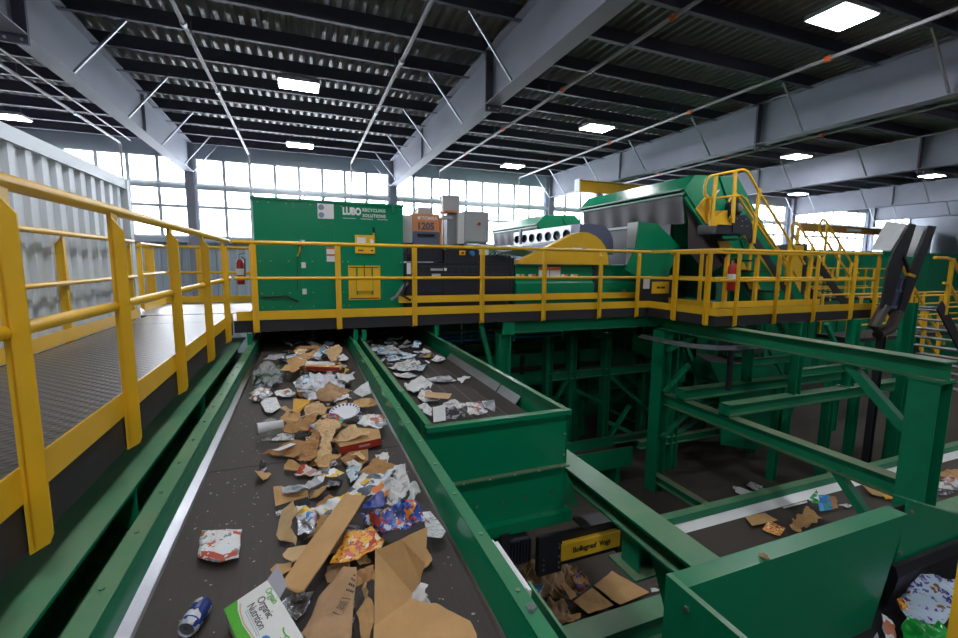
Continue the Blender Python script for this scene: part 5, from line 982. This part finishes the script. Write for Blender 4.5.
 ('cardboard_scrap','tan cardboard scrap pressed against the near green rail','cardboard','cardboard',0.006,0.006,G_[2],[(2.261,3.268,1.09),(2.344,3.236,1.11),(2.318,3.197,1.1),(2.203,3.194,1.09),(2.146,3.216,1.09)]),
 ('printed_sheet','white and blue printed sheet beside the brown sack','paper','teal_print',0.008,0.003,G_[2],[(1.997,3.649,1.2),(2.149,3.592,1.2),(2.069,3.537,1.14),(2,3.612,1.14)]),
 ('cardboard_scrap','brown cardboard scrap beside the green bin wall','cardboard','cardboard',0.01,0.003,G_[2],[(3.301,3.29,1.11),(3.425,3.291,1.14),(3.426,3.199,1.11),(3.33,3.215,1.1)]),
 ('paper_scrap','small white paper bits near the large torn cardboard sheet','paper','white_paper',0.014,0.003,G_[2],[(3.226,3.287,1.09),(3.271,3.258,1.11),(3.312,3.226,1.09),(3.196,3.228,1.09)]),
 ('cardboard_piece','dark tan cardboard piece alone beside the yellow and red packet','cardboard','cardboard',0.006,0.006,G_[2],[(5.35,3.88,1.09),(5.686,3.85,1.09),(5.677,3.666,1.09),(5.247,3.695,1.09)]),
 ('food_packet','small yellow and red food packet on the cross belt','packet','orange_print',0.008,0.003,G_[2],[(5.3,3.606,1.08),(5.488,3.649,1.14),(5.557,3.483,1.12),(5.381,3.432,1.08)]),
 ('crushed_box','crushed brown cardboard box beside the blue packet','box','cardboard',0.03,0.006,G_[2],[(5.705,3.536,1.09),(5.874,3.556,1.18),(6.089,3.575,1.24),(6.107,3.39,1.18),(5.978,3.401,1.12),(5.623,3.413,1.09)]),
 ('blue_packet','bright blue and green packet standing on the cross belt','packet','bluegreen_print',0.01,0.003,G_[2],[(6.544,3.739,1.24),(6.737,3.688,1.24),(6.636,3.577,1.1),(6.427,3.608,1.1)]),
 ('green_packet','small green packet leaning on the blue packet','packet','green_print',0.01,0.003,G_[2],[(6.412,3.761,1.1),(6.627,3.786,1.2),(6.442,3.625,1.12),(6.37,3.675,1.1)]),
 ('plastic_stick','thin white plastic stick lying on the cross belt','stick','white_paper',0,0.003,G_[2],[(6.089,3.884,1.08),(6.584,3.875,1.08),(6.541,3.841,1.08),(6.064,3.853,1.08)]),
 ('cardboard_scrap','brown flap behind the blue packet','cardboard','cardboard',0.008,0.003,G_[2],[(6.887,3.753,1.16),(6.916,3.706,1.16),(6.756,3.584,1.09),(6.656,3.587,1.09)]),
 ('paper_scrap','pale scrap lying beyond the blue packet','paper','pale_print',0.01,0.003,G_[2],[(6.88,3.645,1.08),(6.998,3.605,1.1),(7.074,3.559,1.08),(6.923,3.56,1.08)]),
 ('torn_cardboard','pointed tan cardboard sticking out behind the green beam brace','cardboard','cardboard',0.008,0.006,G_[2],[(7.77,3.87,1.16),(7.86,3.779,1.16),(7.909,3.603,1.12),(7.718,3.559,1.09),(7.641,3.627,1.1)]),
 ('orange_scrap','orange cardboard scrap below the pointed tan cardboard','cardboard','golden_print',0.008,0.003,G_[2],[(7.757,3.565,1.11),(7.935,3.551,1.13),(7.86,3.453,1.11),(7.685,3.483,1.09)]),
 ('cardboard_piece','tan cardboard heap on the cross belt beyond the tall green post','cardboard','cardboard',0.014,0.006,G_[2],[(9.225,3.618,1.16),(9.453,3.584,1.2),(9.748,3.538,1.18),(9.642,3.417,1.12),(9.317,3.488,1.11)]),
 ('white_bag','white and blue plastic bag on cross belt beyond the tall post','bag','pale_print',0.02,0.003,G_[2],[(8.831,3.503,1.12),(8.971,3.41,1.18),(9.135,3.308,1.18),(9.211,3.22,1.11),(8.943,3.304,1.09),(8.828,3.426,1.09)]),
 ('red_paper','red and white printed paper behind the white and blue bag','paper','pink_print',0.014,0.003,G_[2],[(9.154,3.511,1.14),(9.333,3.473,1.18),(9.395,3.379,1.14),(9.275,3.385,1.11),(9.152,3.464,1.11)]),
 ('yellow_scrap','yellow scrap in front of the white and blue bag','scrap','golden_print',0.008,0.003,G_[2],[(8.744,3.469,1.1),(8.828,3.454,1.14),(8.823,3.408,1.1),(8.695,3.412,1.09)]),
 ('paper_scrap','small white paper behind the tall green post','paper','white_paper',0.01,0.003,G_[2],[(9.142,3.623,1.11),(9.214,3.622,1.16),(9.265,3.592,1.12),(9.189,3.595,1.09)]),
 ('paper_scrap','dark and white magazine scrap below the white and blue bag','magazine','dark_print',0.01,0.003,G_[2],[(8.662,3.361,1.09),(8.735,3.348,1.13),(8.844,3.239,1.11),(8.718,3.252,1.08),(8.596,3.298,1.08)]),
 ('plastic_bag','white plastic bag with purple print lying in green bin','bag','purple_print',0.014,0.003,G_[3],[(3.444,1.439,2.3),(3.541,1.443,2.35),(3.677,1.438,2.41),(3.738,1.391,2.42),(3.865,1.323,2.41),(3.689,1.247,2.35),(3.444,1.225,2.3),(3.359,1.272,2.3),(3.313,1.324,2.3),(3.359,1.383,2.3)]),
 ('green_bag','bright green glossy plastic bag under the white bag','bag','green_plastic',0.03,0.003,G_[3],[(3.276,1.337,2.28),(3.305,1.321,2.31),(3.315,1.256,2.33),(3.44,1.224,2.31),(3.443,1.19,2.29),(3.295,1.157,2.25),(3.081,1.238,2.25)]),
 ('orange_wrapper','orange and dark wrapper beside the white bag','wrapper','orange_print',0.02,0.003,G_[3],[(3.374,1.417,2.3),(3.372,1.4,2.33),(3.38,1.362,2.3),(3.361,1.342,2.27),(3.347,1.372,2.25)]),
 ('paper_scrap','ragged greenish paper standing in the bin','paper','pale_print',0.014,0.003,G_[3],[(3.151,1.386,2.35),(3.168,1.366,2.34),(3.193,1.332,2.29),(3.152,1.301,2.25),(3.06,1.29,2.23),(3.089,1.336,2.28)]),
 ('white_scrap','small white scrap near the ragged paper in the bin','paper','white_paper',0.006,0.003,G_[3],[(2.996,1.336,2.27),(3.014,1.329,2.31),(3.017,1.317,2.27),(2.957,1.307,2.25)]),
]
# ================================================================ WASTE
card = mat('cardboard', '#c39a66', .85, var=.2, scale=5, bump=.25, bscale=60)
CARDS = ['cardboard','cardboard_dark','cardboard_pale','cardboard']
mat('cardboard_dark', '#a97e4e', .85, var=.2, scale=5, bump=.25, bscale=60); mat('cardboard_pale', '#cfae80', .85, var=.18, scale=5, bump=.25, bscale=60)
mat('kraft', '#b08d68', .85, var=.14, scale=6, bump=.35, bscale=45)
mat('white_paper', '#dcdcda', .75, var=.06, scale=8, bump=.4, bscale=40)
mat('foil', '#b9bbc1', .22, .95, var=.2, scale=30, bump=.8, bscale=60)
mat('navy_plastic', '#1c2f86', .3, var=.25, scale=12, bump=.3); mat('red_plastic', '#8d2620', .3, var=.35, scale=20, bump=.3); mat('green_plastic', '#12a03a', .2, var=.3, scale=12, bump=.4, bscale=25)
W_ = '#e4e4e2'
print_mat('pouch_print', ['#d8d0c8','#c9583c','#8a8f93','#e6e6e2','#b9773d','#dfe6ea'], 42, .5, W_, base_amt=.55)
print_mat('orange_print', ['#e79a1d','#f0b93a','#d8571f','#f3e3c4','#b8361e','#e8a12a'], 48, .4)
print_mat('blue_print', ['#1d3f9e','#2456c4','#16255e','#3b86d8','#b63222','#e08a28','#1a3280','#22489e','#cfd6de'], 48, .3)
print_mat('yellow_print', ['#e8bc24','#e9c843','#d9dde2','#56606c','#d97a2c'], 22, .4, W_, base_amt=.45)
print_mat('newsprint', ['#c9c8c4','#a9a8a8','#8b8a90','#d2cec8','#b9b3b0'], 45, .8, '#d4d3cf', base_amt=.45)
print_mat('text_print', ['#c2c4c8','#9b9da3','#dcdcda'], 60, .7, W_, (1,6,1), .6)
print_mat('teal_print', ['#8fb4cc','#5f94b4','#cfd9de','#3d7fa5','#dde3e6'], 22, .5, '#c9d7df', base_amt=.3)
print_mat('black_print', ['#1f1f22','#26262a','#d6d4d0','#1b1b1e','#2c2a2a'], 40, .5)
print_mat('grey_print', ['#8e9196','#6f7379','#b9bbbd','#a8adb2','#d8d8d6'], 18, .35)
print_mat('dot_print', ['#e0b52f','#4f92c9','#cfcfe0','#b29ac4'], 34, .4, W_, base_amt=.65)
print_mat('pink_print', ['#c9aaa2','#b98f88','#d9ccc4','#c2503c','#dcd6d0'], 18, .6, '#d2c4bc', base_amt=.4)
print_mat('golden_print', ['#e0a736','#d89d2e','#d9a53a','#5d8a4a'], 16, .5, '#dda53a', base_amt=.5)
print_mat('confetti_print', ['#a3204f','#8e1c48','#3f9ccb','#56b4dc','#e3c33a','#c7343a','#57a447'], 40, .4)
print_mat('pale_print', ['#c3c6d2','#d9c9a0','#aab7cf','#b96a4a','#d6d8da','#8f96a0'], 26, .4, W_, base_amt=.55)
print_mat('dark_print', ['#4b4852','#6a6672','#8d8890','#b3adb0','#3a3840'], 30, .6)
print_mat('maroon_print', ['#5b1f22','#6b2528','#2d3f86','#7d2c2a','#c08d3a'], 26, .4)
print_mat('bluegreen_print', ['#2b8fd0','#1f7fc8','#3fa6dd','#3f9e5a','#2c6fb8'], 20, .35)
print_mat('green_print', ['#2f8f4a','#3fae5e','#1d6f38','#dfe8dc'], 20, .35)
print_mat('purple_print', ['#6a5aa8','#54408f','#8a5b3f','#b9c7dc'], 46, .25, '#b9cbdc', base_amt=.78)
film_mat('clear_film', '#dfe3e6', .38); film_mat('carrier_film', '#e2e2e8', .93, .3)
LAID = []
def world_tree(o):
    vs, fs = [], []
    for c in [o]+list(o.children_recursive):
        if c.type != 'MESH': continue
        L = Vector((0,0,0)); p = c
        while p: L = L+p.location; p = p.parent
        b0 = len(vs); vs += [v.co+L for v in c.data.vertices]; fs += [tuple(i+b0 for i in f.vertices) for f in c.data.polygons]
    lo = [min(v[i] for v in vs) for i in range(3)]; hi = [max(v[i] for v in vs) for i in range(3)]
    return vs, fs, lo, hi
def hits(o, dz=0):
    vs, fs, lo, hi = world_tree(o)
    if dz: vs = [v+Vector((0,0,dz)) for v in vs]
    tr = None
    for t2, l2, h2 in LAID:
        if all(lo[i]+(dz if i == 2 else 0) <= h2[i] and hi[i]+(dz if i == 2 else 0) >= l2[i] for i in range(3)):
            tr = tr or BVHTree.FromPolygons(vs, fs)
            if tr.overlap(t2): return True
    return False
def lay(o):
    vs, fs, lo, hi = world_tree(o); LAID.append((BVHTree.FromPolygons(vs, fs), lo, hi))
def settle(o, top=.16, step=.006):
    dz = 0
    while dz < top and hits(o, dz): dz += step
    o.location.z += dz; ORG[o.name] = Vector(o.location); lay(o); return dz
def sheet(name, label, cat, m, cr, th, g, pts, cuts=3, auto=True):
    if any(k in name for k in ('torn','crush','scrap','bit','tissue','newspaper','sack')):
        q = []; r_ = random.Random(name+label)
        for i in range(len(pts)):
            a, b_ = Vector(pts[i]), Vector(pts[(i+1) % len(pts)]); e = b_-a; nrm = Vector((-e.y, e.x, 0)); q.append(tuple(a))
            if e.length > .05:
                for u in (.3,.55,.8): q.append(tuple(a+e*(u+r_.uniform(-.08,.08))+nrm*r_.uniform(-.09,.09)))
        pts = q
    if m == 'cardboard': m = CARDS[int(abs(pts[0][0]*137+pts[0][1]*71)) % 4]
    c = sum((Vector(p) for p in pts), Vector())/len(pts); c.z = min(p[2] for p in pts)
    bm = bmesh.new(); vs = [bm.verts.new(Vector(p)-c) for p in pts]; f = bm.faces.new(vs)
    if f.normal.z < 0: f.normal_flip()
    bm.normal_update(); f.normal_update()
    if f.normal.z < 0: bmesh.ops.reverse_faces(bm, faces=[f])
    bmesh.ops.triangulate(bm, faces=bm.faces[:])
    for _ in range(2 if len(pts) < 8 else 2): bmesh.ops.subdivide_edges(bm, edges=bm.edges[:], cuts=1, use_grid_fill=True)
    if cr >= .012: bmesh.ops.subdivide_edges(bm, edges=bm.edges[:], cuts=1, use_grid_fill=True)
    s = Vector((c.x*7.1, c.y*5.3, 1.7)); fr = 9. if cr < .012 else 14.
    for v in bm.verts:
        h = noise.noise(v.co*fr+s)+.5*abs(noise.noise(v.co*fr*2.3+s)); v.co.z += h*cr*1.5
        if cr >= .012: v.co.x += noise.noise(v.co*fr+s*2)*cr*.6; v.co.y += noise.noise(v.co*fr-s)*cr*.6
        v.co.z = max(v.co.z, .003)
    bm.normal_update()
    bmesh.ops.solidify(bm, geom=bm.faces[:], thickness=-th if th else -.001)
    bmesh.ops.recalc_face_normals(bm, faces=bm.faces)
    me = bpy.data.meshes.new(name); bm.to_mesh(me); bvh = BVHTree.FromBMesh(bm); bm.free()
    me.materials.append(MATS[m]); o = bpy.data.objects.new(name, me); COL.objects.link(o); o.location = c; ORG[o.name] = c
    if cr >= .012 and not m.startswith('cardboard'): me.shade_smooth()
    tag(o, label, cat, g)
    if auto: c = c+Vector((0,0,settle(o)))
    return o, bvh, c
def printed(o, bvh, c, quads, m, nm='print'):
    mb = MB()
    for q in quads:
        vs = []; q = [Vector(p) for p in q]; n = 5; miss = False
        for j in range(2):
            for i in range(n+1):
                a = q[0].lerp(q[1], i/n); b_ = q[3].lerp(q[2], i/n); p = a.lerp(b_, j)
                h = bvh.ray_cast(Vector((p.x-c.x,p.y-c.y,1)), Vector((0,0,-1)))[0]
                miss = miss or h is None; vs.append((p.x, p.y, (h.z if h else 0)+c.z+.0015))
        if not miss: mb.add(vs, [(i,i+1,n+2+i,n+1+i) for i in range(n)])
    mb.build(nm, m, o)
def lump(name, label, cat, m, x, y, z, rx, ry, rz, amp=.35, fr=3., g=None, sub=4, rot=0):
    bm = bmesh.new(); bmesh.ops.create_icosphere(bm, subdivisions=sub, radius=1); s = Vector((x*9,y*7,z))
    for v in bm.verts:
        n = v.co.normalized(); h = amp*(noise.noise(n*fr+s)+.6*abs(noise.noise(n*fr*2+s))-.3*abs(noise.noise(n*fr*4.5+s)))
        v.co = n*(1+h); v.co = Vector((v.co.x*rx, v.co.y*ry, max(v.co.z,-.55)*rz)); v.co.rotate(Matrix.Rotation(rot,3,'Z'))
    me = bpy.data.meshes.new(name); bm.to_mesh(me); bm.free(); me.materials.append(MATS[m]); me.shade_smooth()
    o = bpy.data.objects.new(name, me); COL.objects.link(o); o.location = (x,y,z+.0015-min(v.co.z for v in me.vertices)); ORG[o.name] = Vector(o.location)
    if label: tag(o, label, cat, g)
    return o
G1 = 'waste riding on the main belt'
o = lump('carrier_bag', 'puffed white translucent carrier bag with blue and orange print', 'bag', 'carrier_film', .125,4.50,3.15,.17,.36,.075,.55,2.6,G1,5)
lump('bag_print', None, None, 'teal_print', -.02,4.60,3.19,.05,.16,.06,.3,3,None,3).parent = o
ch = o.children[0]; ch.location = Vector(ch.location)-Vector(o.location); MATS['p_'] = None
lump('orange_print', None, None, 'orange_print', -.06,4.42,3.16,.035,.14,.05,.3,3,None,3).parent = o
ch = o.children[-1]; 
for ch in o.children:
    if ch.name.startswith('orange_print'): ch.location = Vector(ch.location)-Vector(o.location)
o = lump('vegetable_bag', 'clear plastic bag with dark green vegetables inside', 'bag', 'clear_film', -.375,5.12,3.15,.13,.36,.08,.6,3.0,G1,5)
for k, (dx, dy) in enumerate(((-.02,-.12),(.06,.12))):
    c = lump('greens', None, None, 'greens' if 'greens' in MATS else (mat('greens','#31482a',.6,var=.5,scale=25) and 'greens'), -.375+dx,5.12+dy,3.16,.10,.20,.06,.5,3.5,None,3); c.parent = o; c.location = Vector(c.location)-Vector(o.location)
lump('paper_crumple', 'crumpled white printed paper ball below the vegetable bag', 'paper', 'pale_print', -.40,4.47,3.15,.075,.17,.04,.5,3,G1)
lump('film_scrap', 'small crumpled clear film scrap below the striped paper', 'film', 'clear_film', -.28,3.72,3.15,.045,.07,.012,.6,4,G1,3)
for o in [o for o in COL.objects if o.parent is None and o.name.split('.')[0] in ('carrier_bag','vegetable_bag','paper_crumple','film_scrap')]: lay(o)
for d in WASTE:
    o, bvh, c = sheet(*d)
    if 'barcode' in d[1]:
        P = [Vector((*p[:2],0)) for p in d[7]]
        A, B_, C_ = Vector(BAG[0]), Vector(BAG[1]), Vector(BAG[2]); ex, ey = B_-A, C_-A; qs = []
        def uv(u, v): return A+ex*u+ey*v
        for u0,u1,v0,v1 in [(0,1,0,.04),(0,1,.96,1),(0,.03,0,1),(.97,1,0,1)]+[(.12+.09*k,.12+.09*k+(.03 if k%3 else .055),.25,.8) for k in range(9)]: qs.append((uv(u0,v0),uv(u1,v0),uv(u1,v1),uv(u0,v1)))
        for r in range(4): qs += [(uv(.1+.22*k,1.35+.3*r),uv(.26+.22*k,1.35+.3*r),uv(.26+.22*k,1.47+.3*r),uv(.1+.22*k,1.47+.3*r)) for k in range(4)]
        printed(o, bvh, c, qs, ink)
    if 'red hem' in d[1]:
        p = [Vector(x) for x in d[7]]; ce = sum(p, Vector())/5; p = [x.lerp(ce,.09) for x in p]; printed(o, bvh, c, [(p[4].lerp(p[3],.03),p[3].lerp(p[2],.0),p[3].lerp(p[1],.16),p[4].lerp(p[0],.16)),(p[3],p[2],p[2].lerp(p[1],.16),p[3].lerp(p[1],.16))], mat('hem_red','#b8452c',.5), 'red_hem')
G1 = 'waste riding on the main belt'; G2 = 'waste paper on the belt behind the green end panel'; G3 = 'waste on the low cross belt'
# soda can
a, b_ = Vector((-.402,1.598,3.184)), Vector((-.370,1.714,3.184)); ax = (b_-a)
t = thing('soda_can', 'blue and silver soda can lying on the belt', 'can', (-.386,1.66,3.15), G1)
MB().lathe([(.024,.006),(.026,.0),(.028,.004),(.033,.016),(.033,.106),(.027,.118),(.025,.1195),(.024,.116)], a, ax, 24).build('body', print_mat('can_print', ['#2a4a9c','#b9bdc6','#1d3478','#c9ccd3'], 26, .25, '#aeb3bd', base_amt=.4), t, smooth=True)
MB().lathe([(.0,.007),(.024,.006)], a, ax, 20).build('lid', chrome, t); MB().lathe([(.0,-.001),(.009,-.001),(.009,.002)], a+Vector((.002,0,.008)), ax, 10).build('drink_hole', galv, t)
MB().lathe([(.0332,.022),(.0332,.028)], a, ax, 24).build('blue_ring', mat('can_blue','#2346a8',.25), t)
# printed nutrition carton
A, B_, C_, D_ = Vector((-.290,1.600,3.225)), Vector((-.158,1.668,3.25)), Vector((-.015,1.31,3.235)), Vector((-.150,1.235,3.21))
t = thing('food_carton', 'white and green printed nutrition carton lying beside the soda can', 'carton', (-.15,1.45,3.15), G1)
bot = [Vector((p.x+dx,p.y,3.155)) for p, dx in ((A,.01),(B_,-.01),(C_,-.01),(D_,.01))]
MB().add([A,B_,C_,D_]+bot, [(0,1,2,3),(7,6,5,4),(0,4,5,1),(1,5,6,2),(2,6,7,3),(3,7,4,0)]).build('box', mat('carton_white','#e2e2dd',.5,var=.05,scale=12), t)
ex = (C_-B_).normalized(); ey = (B_-A).normalized(); ez = ex.cross(ey).normalized(); ey = ez.cross(ex)
def on(u, v): return A+(D_-A)*u+(B_-A)*v+ez*.0012
gm = mat('label_green','#4fae2b',.5)
def patch(nm, m, poly): MB().add([on(u,v) for u,v in poly],[tuple(range(len(poly)))]).build(nm, m, t)
patch('green_corner', gm, [(0,0),(1,0),(1,.22),(.75,.30),(.5,.24),(.3,.19),(.12,.22),(0,.30)]); patch('tan_edge', mat('label_tan','#d3b58c',.6), [(.05,.31),(.14,.24),(.3,.21),(.5,.26),(.75,.32),(.75,.34),(.5,.285),(.3,.235),(.16,.26),(.07,.33)])
patch('blue_seal', mat('label_blue','#2c8fd0',.5), [(.62+.07*math.cos(k*.6283),.42+.11*math.sin(k*.6283)) for k in range(10)]); patch('green_seal', gm, [(.80+.07*math.cos(k*.6283),.46+.10*math.sin(k*.6283)) for k in range(10)])
tm = mat('carton_text','#4a4a50',.6)
text_mb('Nutrition', .036, on(.14,.40), ex, ey, .0004, 'LEFT', .95).build('lettering', tm, t); text_mb('Organic', .036, on(.14,.62), ex, ey, .0004, 'LEFT', .95).build('lettering', tm, t)
text_mb('Orgain', .032, on(.10,.84), ex, ey, .0004, 'LEFT', .95).build('brand_lettering', gm, t)
for v in (.33,.37): patch('small_print', mat('light_print','#a9b3bd',.6), [(.18,v),(.52,v),(.52,v+.015),(.18,v+.015)])
for k in range(3): patch('small_print', tm, [(.66+.02*k,.60+.07*k),(.80,.60+.07*k),(.80,.615+.07*k),(.66+.02*k,.615+.07*k)])
patch('green_smile', gm, [(.60,.80),(.64,.76),(.70,.76),(.74,.80),(.74,.83),(.69,.79),(.65,.79),(.62,.82)])
f = [B_+Vector((-.002,0,0)), Vector((-.125,1.715,3.27)), Vector((-.092,1.60,3.26)), B_.lerp(C_,.30)]
MB().add([*f]+[p-Vector((0,0,.003)) for p in f],[(0,1,2,3),(7,6,5,4),(0,4,5,1),(1,5,6,2),(2,6,7,3),(3,7,4,0)]).build('grey_flap', mat('flap_grey','#a9a9b2',.6), t)
# paper plate
t = thing('paper_plate', 'round white paper plate with blue marks around its rim', 'plate', (.262,3.46,3.24), G1); n_ = Vector((-.1,-.22,1)).normalized()
MB().lathe([(.0,.0),(.075,.0),(.085,.004),(.112,.018),(.114,.018),(.114,.021),(.085,.008),(.0,.004)], (.262,3.46,3.245), n_, 36).build('dish', mat('plate_white','#e0e2e4',.55), t, smooth=True)
aa = n_.cross(Vector((0,0,1))).normalized(); bb = aa.cross(n_)
q = MB()
for k in range(22):
    th = 2*math.pi*k/22; u = aa*math.cos(th)+bb*math.sin(th); w_ = aa*-math.sin(th)+bb*math.cos(th); p = Vector((.262,3.46,3.245))+n_*.0155
    q.add([p+u*.094-w_*.006-n_*.003,p+u*.094+w_*.006-n_*.003,p+u*.110+w_*.007+n_*.0055,p+u*.110-w_*.007+n_*.0055],[(0,1,2,3)])
q.build('rim_mark_set', mat('plate_blue','#34418c',.55), t)
# red carton
t = thing('red_carton', 'flattened carton with a red printed side near the belt edge', 'carton', (.33,3.0,3.15), G1)
p = [Vector(v) for v in ((.185,2.90,3.16),(.455,2.95,3.165),(.468,3.12,3.165),(.30,3.22,3.165),(.16,3.02,3.16))]; h = Vector((0,0,.05))
MB().add(p+[v+h for v in p],[(4,3,2,1,0),(5,6,7,8,9)]+[(i,(i+1)%5,5+(i+1)%5,5+i) for i in range(5)]).build('box', 'cardboard', t)
dn = Vector((.01,-.05,0)).normalized()*.0015
MB().add([p[0]+dn,p[1]+dn,p[1]+h+dn,p[0]+h+dn],[(0,1,2,3)]).build('red_side', mat('carton_red','#b03222',.5,var=.15,scale=30), t)
MB().add([p[0].lerp(p[1],a_)+dn*1.6+Vector((0,0,z_)) for a_, z_ in ((.45,.018),(.72,.018),(.72,.032),(.45,.032))],[(0,1,2,3)]).build('pale_print', mat('print_pale','#c9a79c',.6), t)
# crushed paper cup, carrier bag, vegetable bag, loose crumples
t = thing('paper_cup', 'crushed white paper cup with faint blue print', 'cup', (-.25,3.36,3.15), G1)
MB().lathe([(.034,0),(.042,.002),(.040,.01),(.030,.17),(.0,.17)], (-.335,3.335,3.195), (.165,.04,.0), 20).build('cup_wall', mat('cup_white','#d9dadb',.6,var=.06,scale=20,bump=.4,bscale=30), t, smooth=True)
MB().lathe([(.0362,.06),(.0352,.075)], (-.335,3.335,3.195), (.165,.04,.0), 20).build('blue_band', mat('cup_blue','#7f8fc2',.6), t)
t = thing('orange_box', 'long orange and red flattened snack box behind the carrier bag', 'box', (.15,5.1,3.2), G1)
MB().bar((-.01,5.2,3.24),(.34,4.98,3.25),.10,.04).build('box', 'orange_print', t); MB().bar((.0,5.13,3.245),(.33,4.925,3.255),.012,.036).build('red_side', MATS['carton_red'], t)
for nm in ('soda_can','food_carton','paper_plate','red_carton','paper_cup','orange_box'):
    for o in [o for o in COL.objects if o.parent is None and o.name == nm]: settle(o)
# small scraps in the shade under the footbridge, both belts
mats = ['white_paper','cardboard','teal_print','newsprint','pale_print','grey_print','cardboard','pink_print']
names = {'white_paper':('paper_scrap','small white paper scrap in the shade under the footbridge','paper'),'cardboard':('cardboard_scrap','small cardboard scrap in the shade under the footbridge','cardboard'),'teal_print':('paper_scrap','small pale blue scrap in the shade under the footbridge','paper'),'newsprint':('newspaper_scrap','small newspaper scrap in the shade under the footbridge','newspaper'),'pale_print':('wrapper_scrap','small printed wrapper in the shade under the footbridge','wrapper'),'grey_print':('magazine_scrap','small grey magazine scrap in the shade under the footbridge','magazine'),'pink_print':('paper_scrap','small pinkish scrap in the shade under the footbridge','paper')}
rnd = random.Random(3)
def scrap(x, y, z, r, m, g, label=None, box=None):
    nm, lb, ct = names[m]; k = rnd.randint(4,6); a0 = rnd.random()*6
    pts = [(x+r*rnd.uniform(.6,1.2)*math.cos(a0+6.283*i/k), y+r*1.3*rnd.uniform(.6,1.2)*math.sin(a0+6.283*i/k), z+(.004 if i < 2 else rnd.uniform(.005,.06))) for i in range(k)]
    o, _, _ = sheet(nm, label or lb, ct, m, .012, .002, g, pts, auto=False)
    best = Vector(o.location)
    for n in range(24):
        if not hits(o): break
        o.location = best+Vector((rnd.uniform(-.16,.16), rnd.uniform(-.3,.3), 0))
        if box: o.location.x = min(max(o.location.x, box[0]), box[1])
    if settle(o) >= .155: LAID.pop(); bpy.data.objects.remove(o)
for i in range(46):
    scrap(rnd.uniform(-.25,.42), rnd.uniform(5.6,8.6), 3.152, rnd.uniform(.05,.11), mats[i % 8], 'small scraps under the footbridge', None, (-.4,.44))
for i in range(34):
    scrap(rnd.uniform(.9,1.55), rnd.uniform(5.2,8.4), 3.103, rnd.uniform(.05,.11), ['white_paper','teal_print','newsprint','grey_print','pale_print'][i % 5], 'small scraps under the footbridge', None, (.92,1.64))
# small bits between the larger pieces of the main heap
lab2 = {'white_paper':('paper_bit','small white paper bit lodged in the waste heap','paper'),'cardboard':('cardboard_bit','small torn cardboard bit lodged in the waste heap','cardboard'),'pale_print':('wrapper_bit','small printed wrapper bit lodged in the waste heap','wrapper'),'dark_print':('wrapper_bit','small dark wrapper bit lodged in the waste heap','wrapper'),'kraft':('paper_bit','small brown paper bit lodged in the waste heap','paper')}
names.update(lab2)
for x, y, r, m in ((.10,4.15,.09,'cardboard'),(-.03,4.0,.08,'cardboard'),(.30,4.1,.09,'white_paper'),(.38,3.9,.07,'cardboard'),(.05,3.75,.09,'cardboard'),(.16,3.85,.07,'pale_print'),(.40,3.55,.05,'dark_print'),(.36,3.62,.05,'white_paper'),(.12,3.2,.07,'dark_print'),(.0,3.1,.08,'kraft'),(.17,2.78,.07,'kraft'),(.08,2.72,.07,'white_paper'),(.22,2.65,.06,'dark_print'),(.02,5.35,.1,'cardboard'),(.2,5.5,.1,'cardboard'),(.08,1.9,.06,'kraft'),(.02,2.0,.07,'cardboard'),(.16,2.0,.07,'dark_print'),(.10,1.75,.06,'kraft'),(.24,1.95,.08,'cardboard'),(.28,2.4,.07,'white_paper'),(.2,2.25,.08,'dark_print'),(-.02,1.6,.05,'dark_print')):
    scrap(x, y, 3.152, r, m, 'small bits in the waste heap', None, (-.3,.46))
for i in range(44):
    y = rnd.uniform(1.75,5.4); x = rnd.uniform(-.12,.36) if y > 2.6 else rnd.uniform(-.02,.3)
    scrap(x, y, 3.152, rnd.uniform(.03,.075), ['cardboard','kraft','white_paper','dark_print','cardboard','pale_print'][i % 6], 'small bits in the waste heap', None, (-.3,.46))
# crumbs spread over the belt: uncountable
mb = MB()
for i in range(420):
    x = rnd.choice((rnd.uniform(-.53,-.2),rnd.uniform(-.53,-.2),rnd.uniform(.40,.55))); y = rnd.uniform(1.0,6.5); r = rnd.uniform(.002,.007)
    if any(l2[0]-.01 < x < h2[0]+.01 and l2[1]-.01 < y < h2[1]+.01 for _, l2, h2 in LAID): continue
    a0 = rnd.random()*6; mb.add([(x+r*math.cos(a0+k*1.57)*rnd.uniform(.5,1.4),y+r*math.sin(a0+k*1.57)*rnd.uniform(.5,1.4),3.1522+.001*(k%2)) for k in range(4)],[(0,1,2,3)])
o = mb.build('litter_crumbs', mat('crumbs','#a8a29a',.9), None, kind='stuff'); o['label'] = 'tiny pale crumbs and flecks scattered over the main belt'; o['category'] = 'crumbs'
# debris on the floor beyond the frames
for i in range(16):
    m = ['white_paper','cardboard','pale_print','newsprint'][i % 4]; names[m+'_'] = None
    lb = {'white_paper':'white paper litter on the dark floor under the frames','cardboard':'cardboard litter on the dark floor under the frames','pale_print':'printed litter on the dark floor under the frames','newsprint':'newspaper litter on the dark floor under the frames'}[m]
    scrap(rnd.choice((rnd.uniform(4.6,5.7),rnd.uniform(6.8,8.4),rnd.uniform(9.3,10.6))), rnd.uniform(5.25,5.75), .003, rnd.uniform(.08,.18), m, 'litter on the floor', lb)
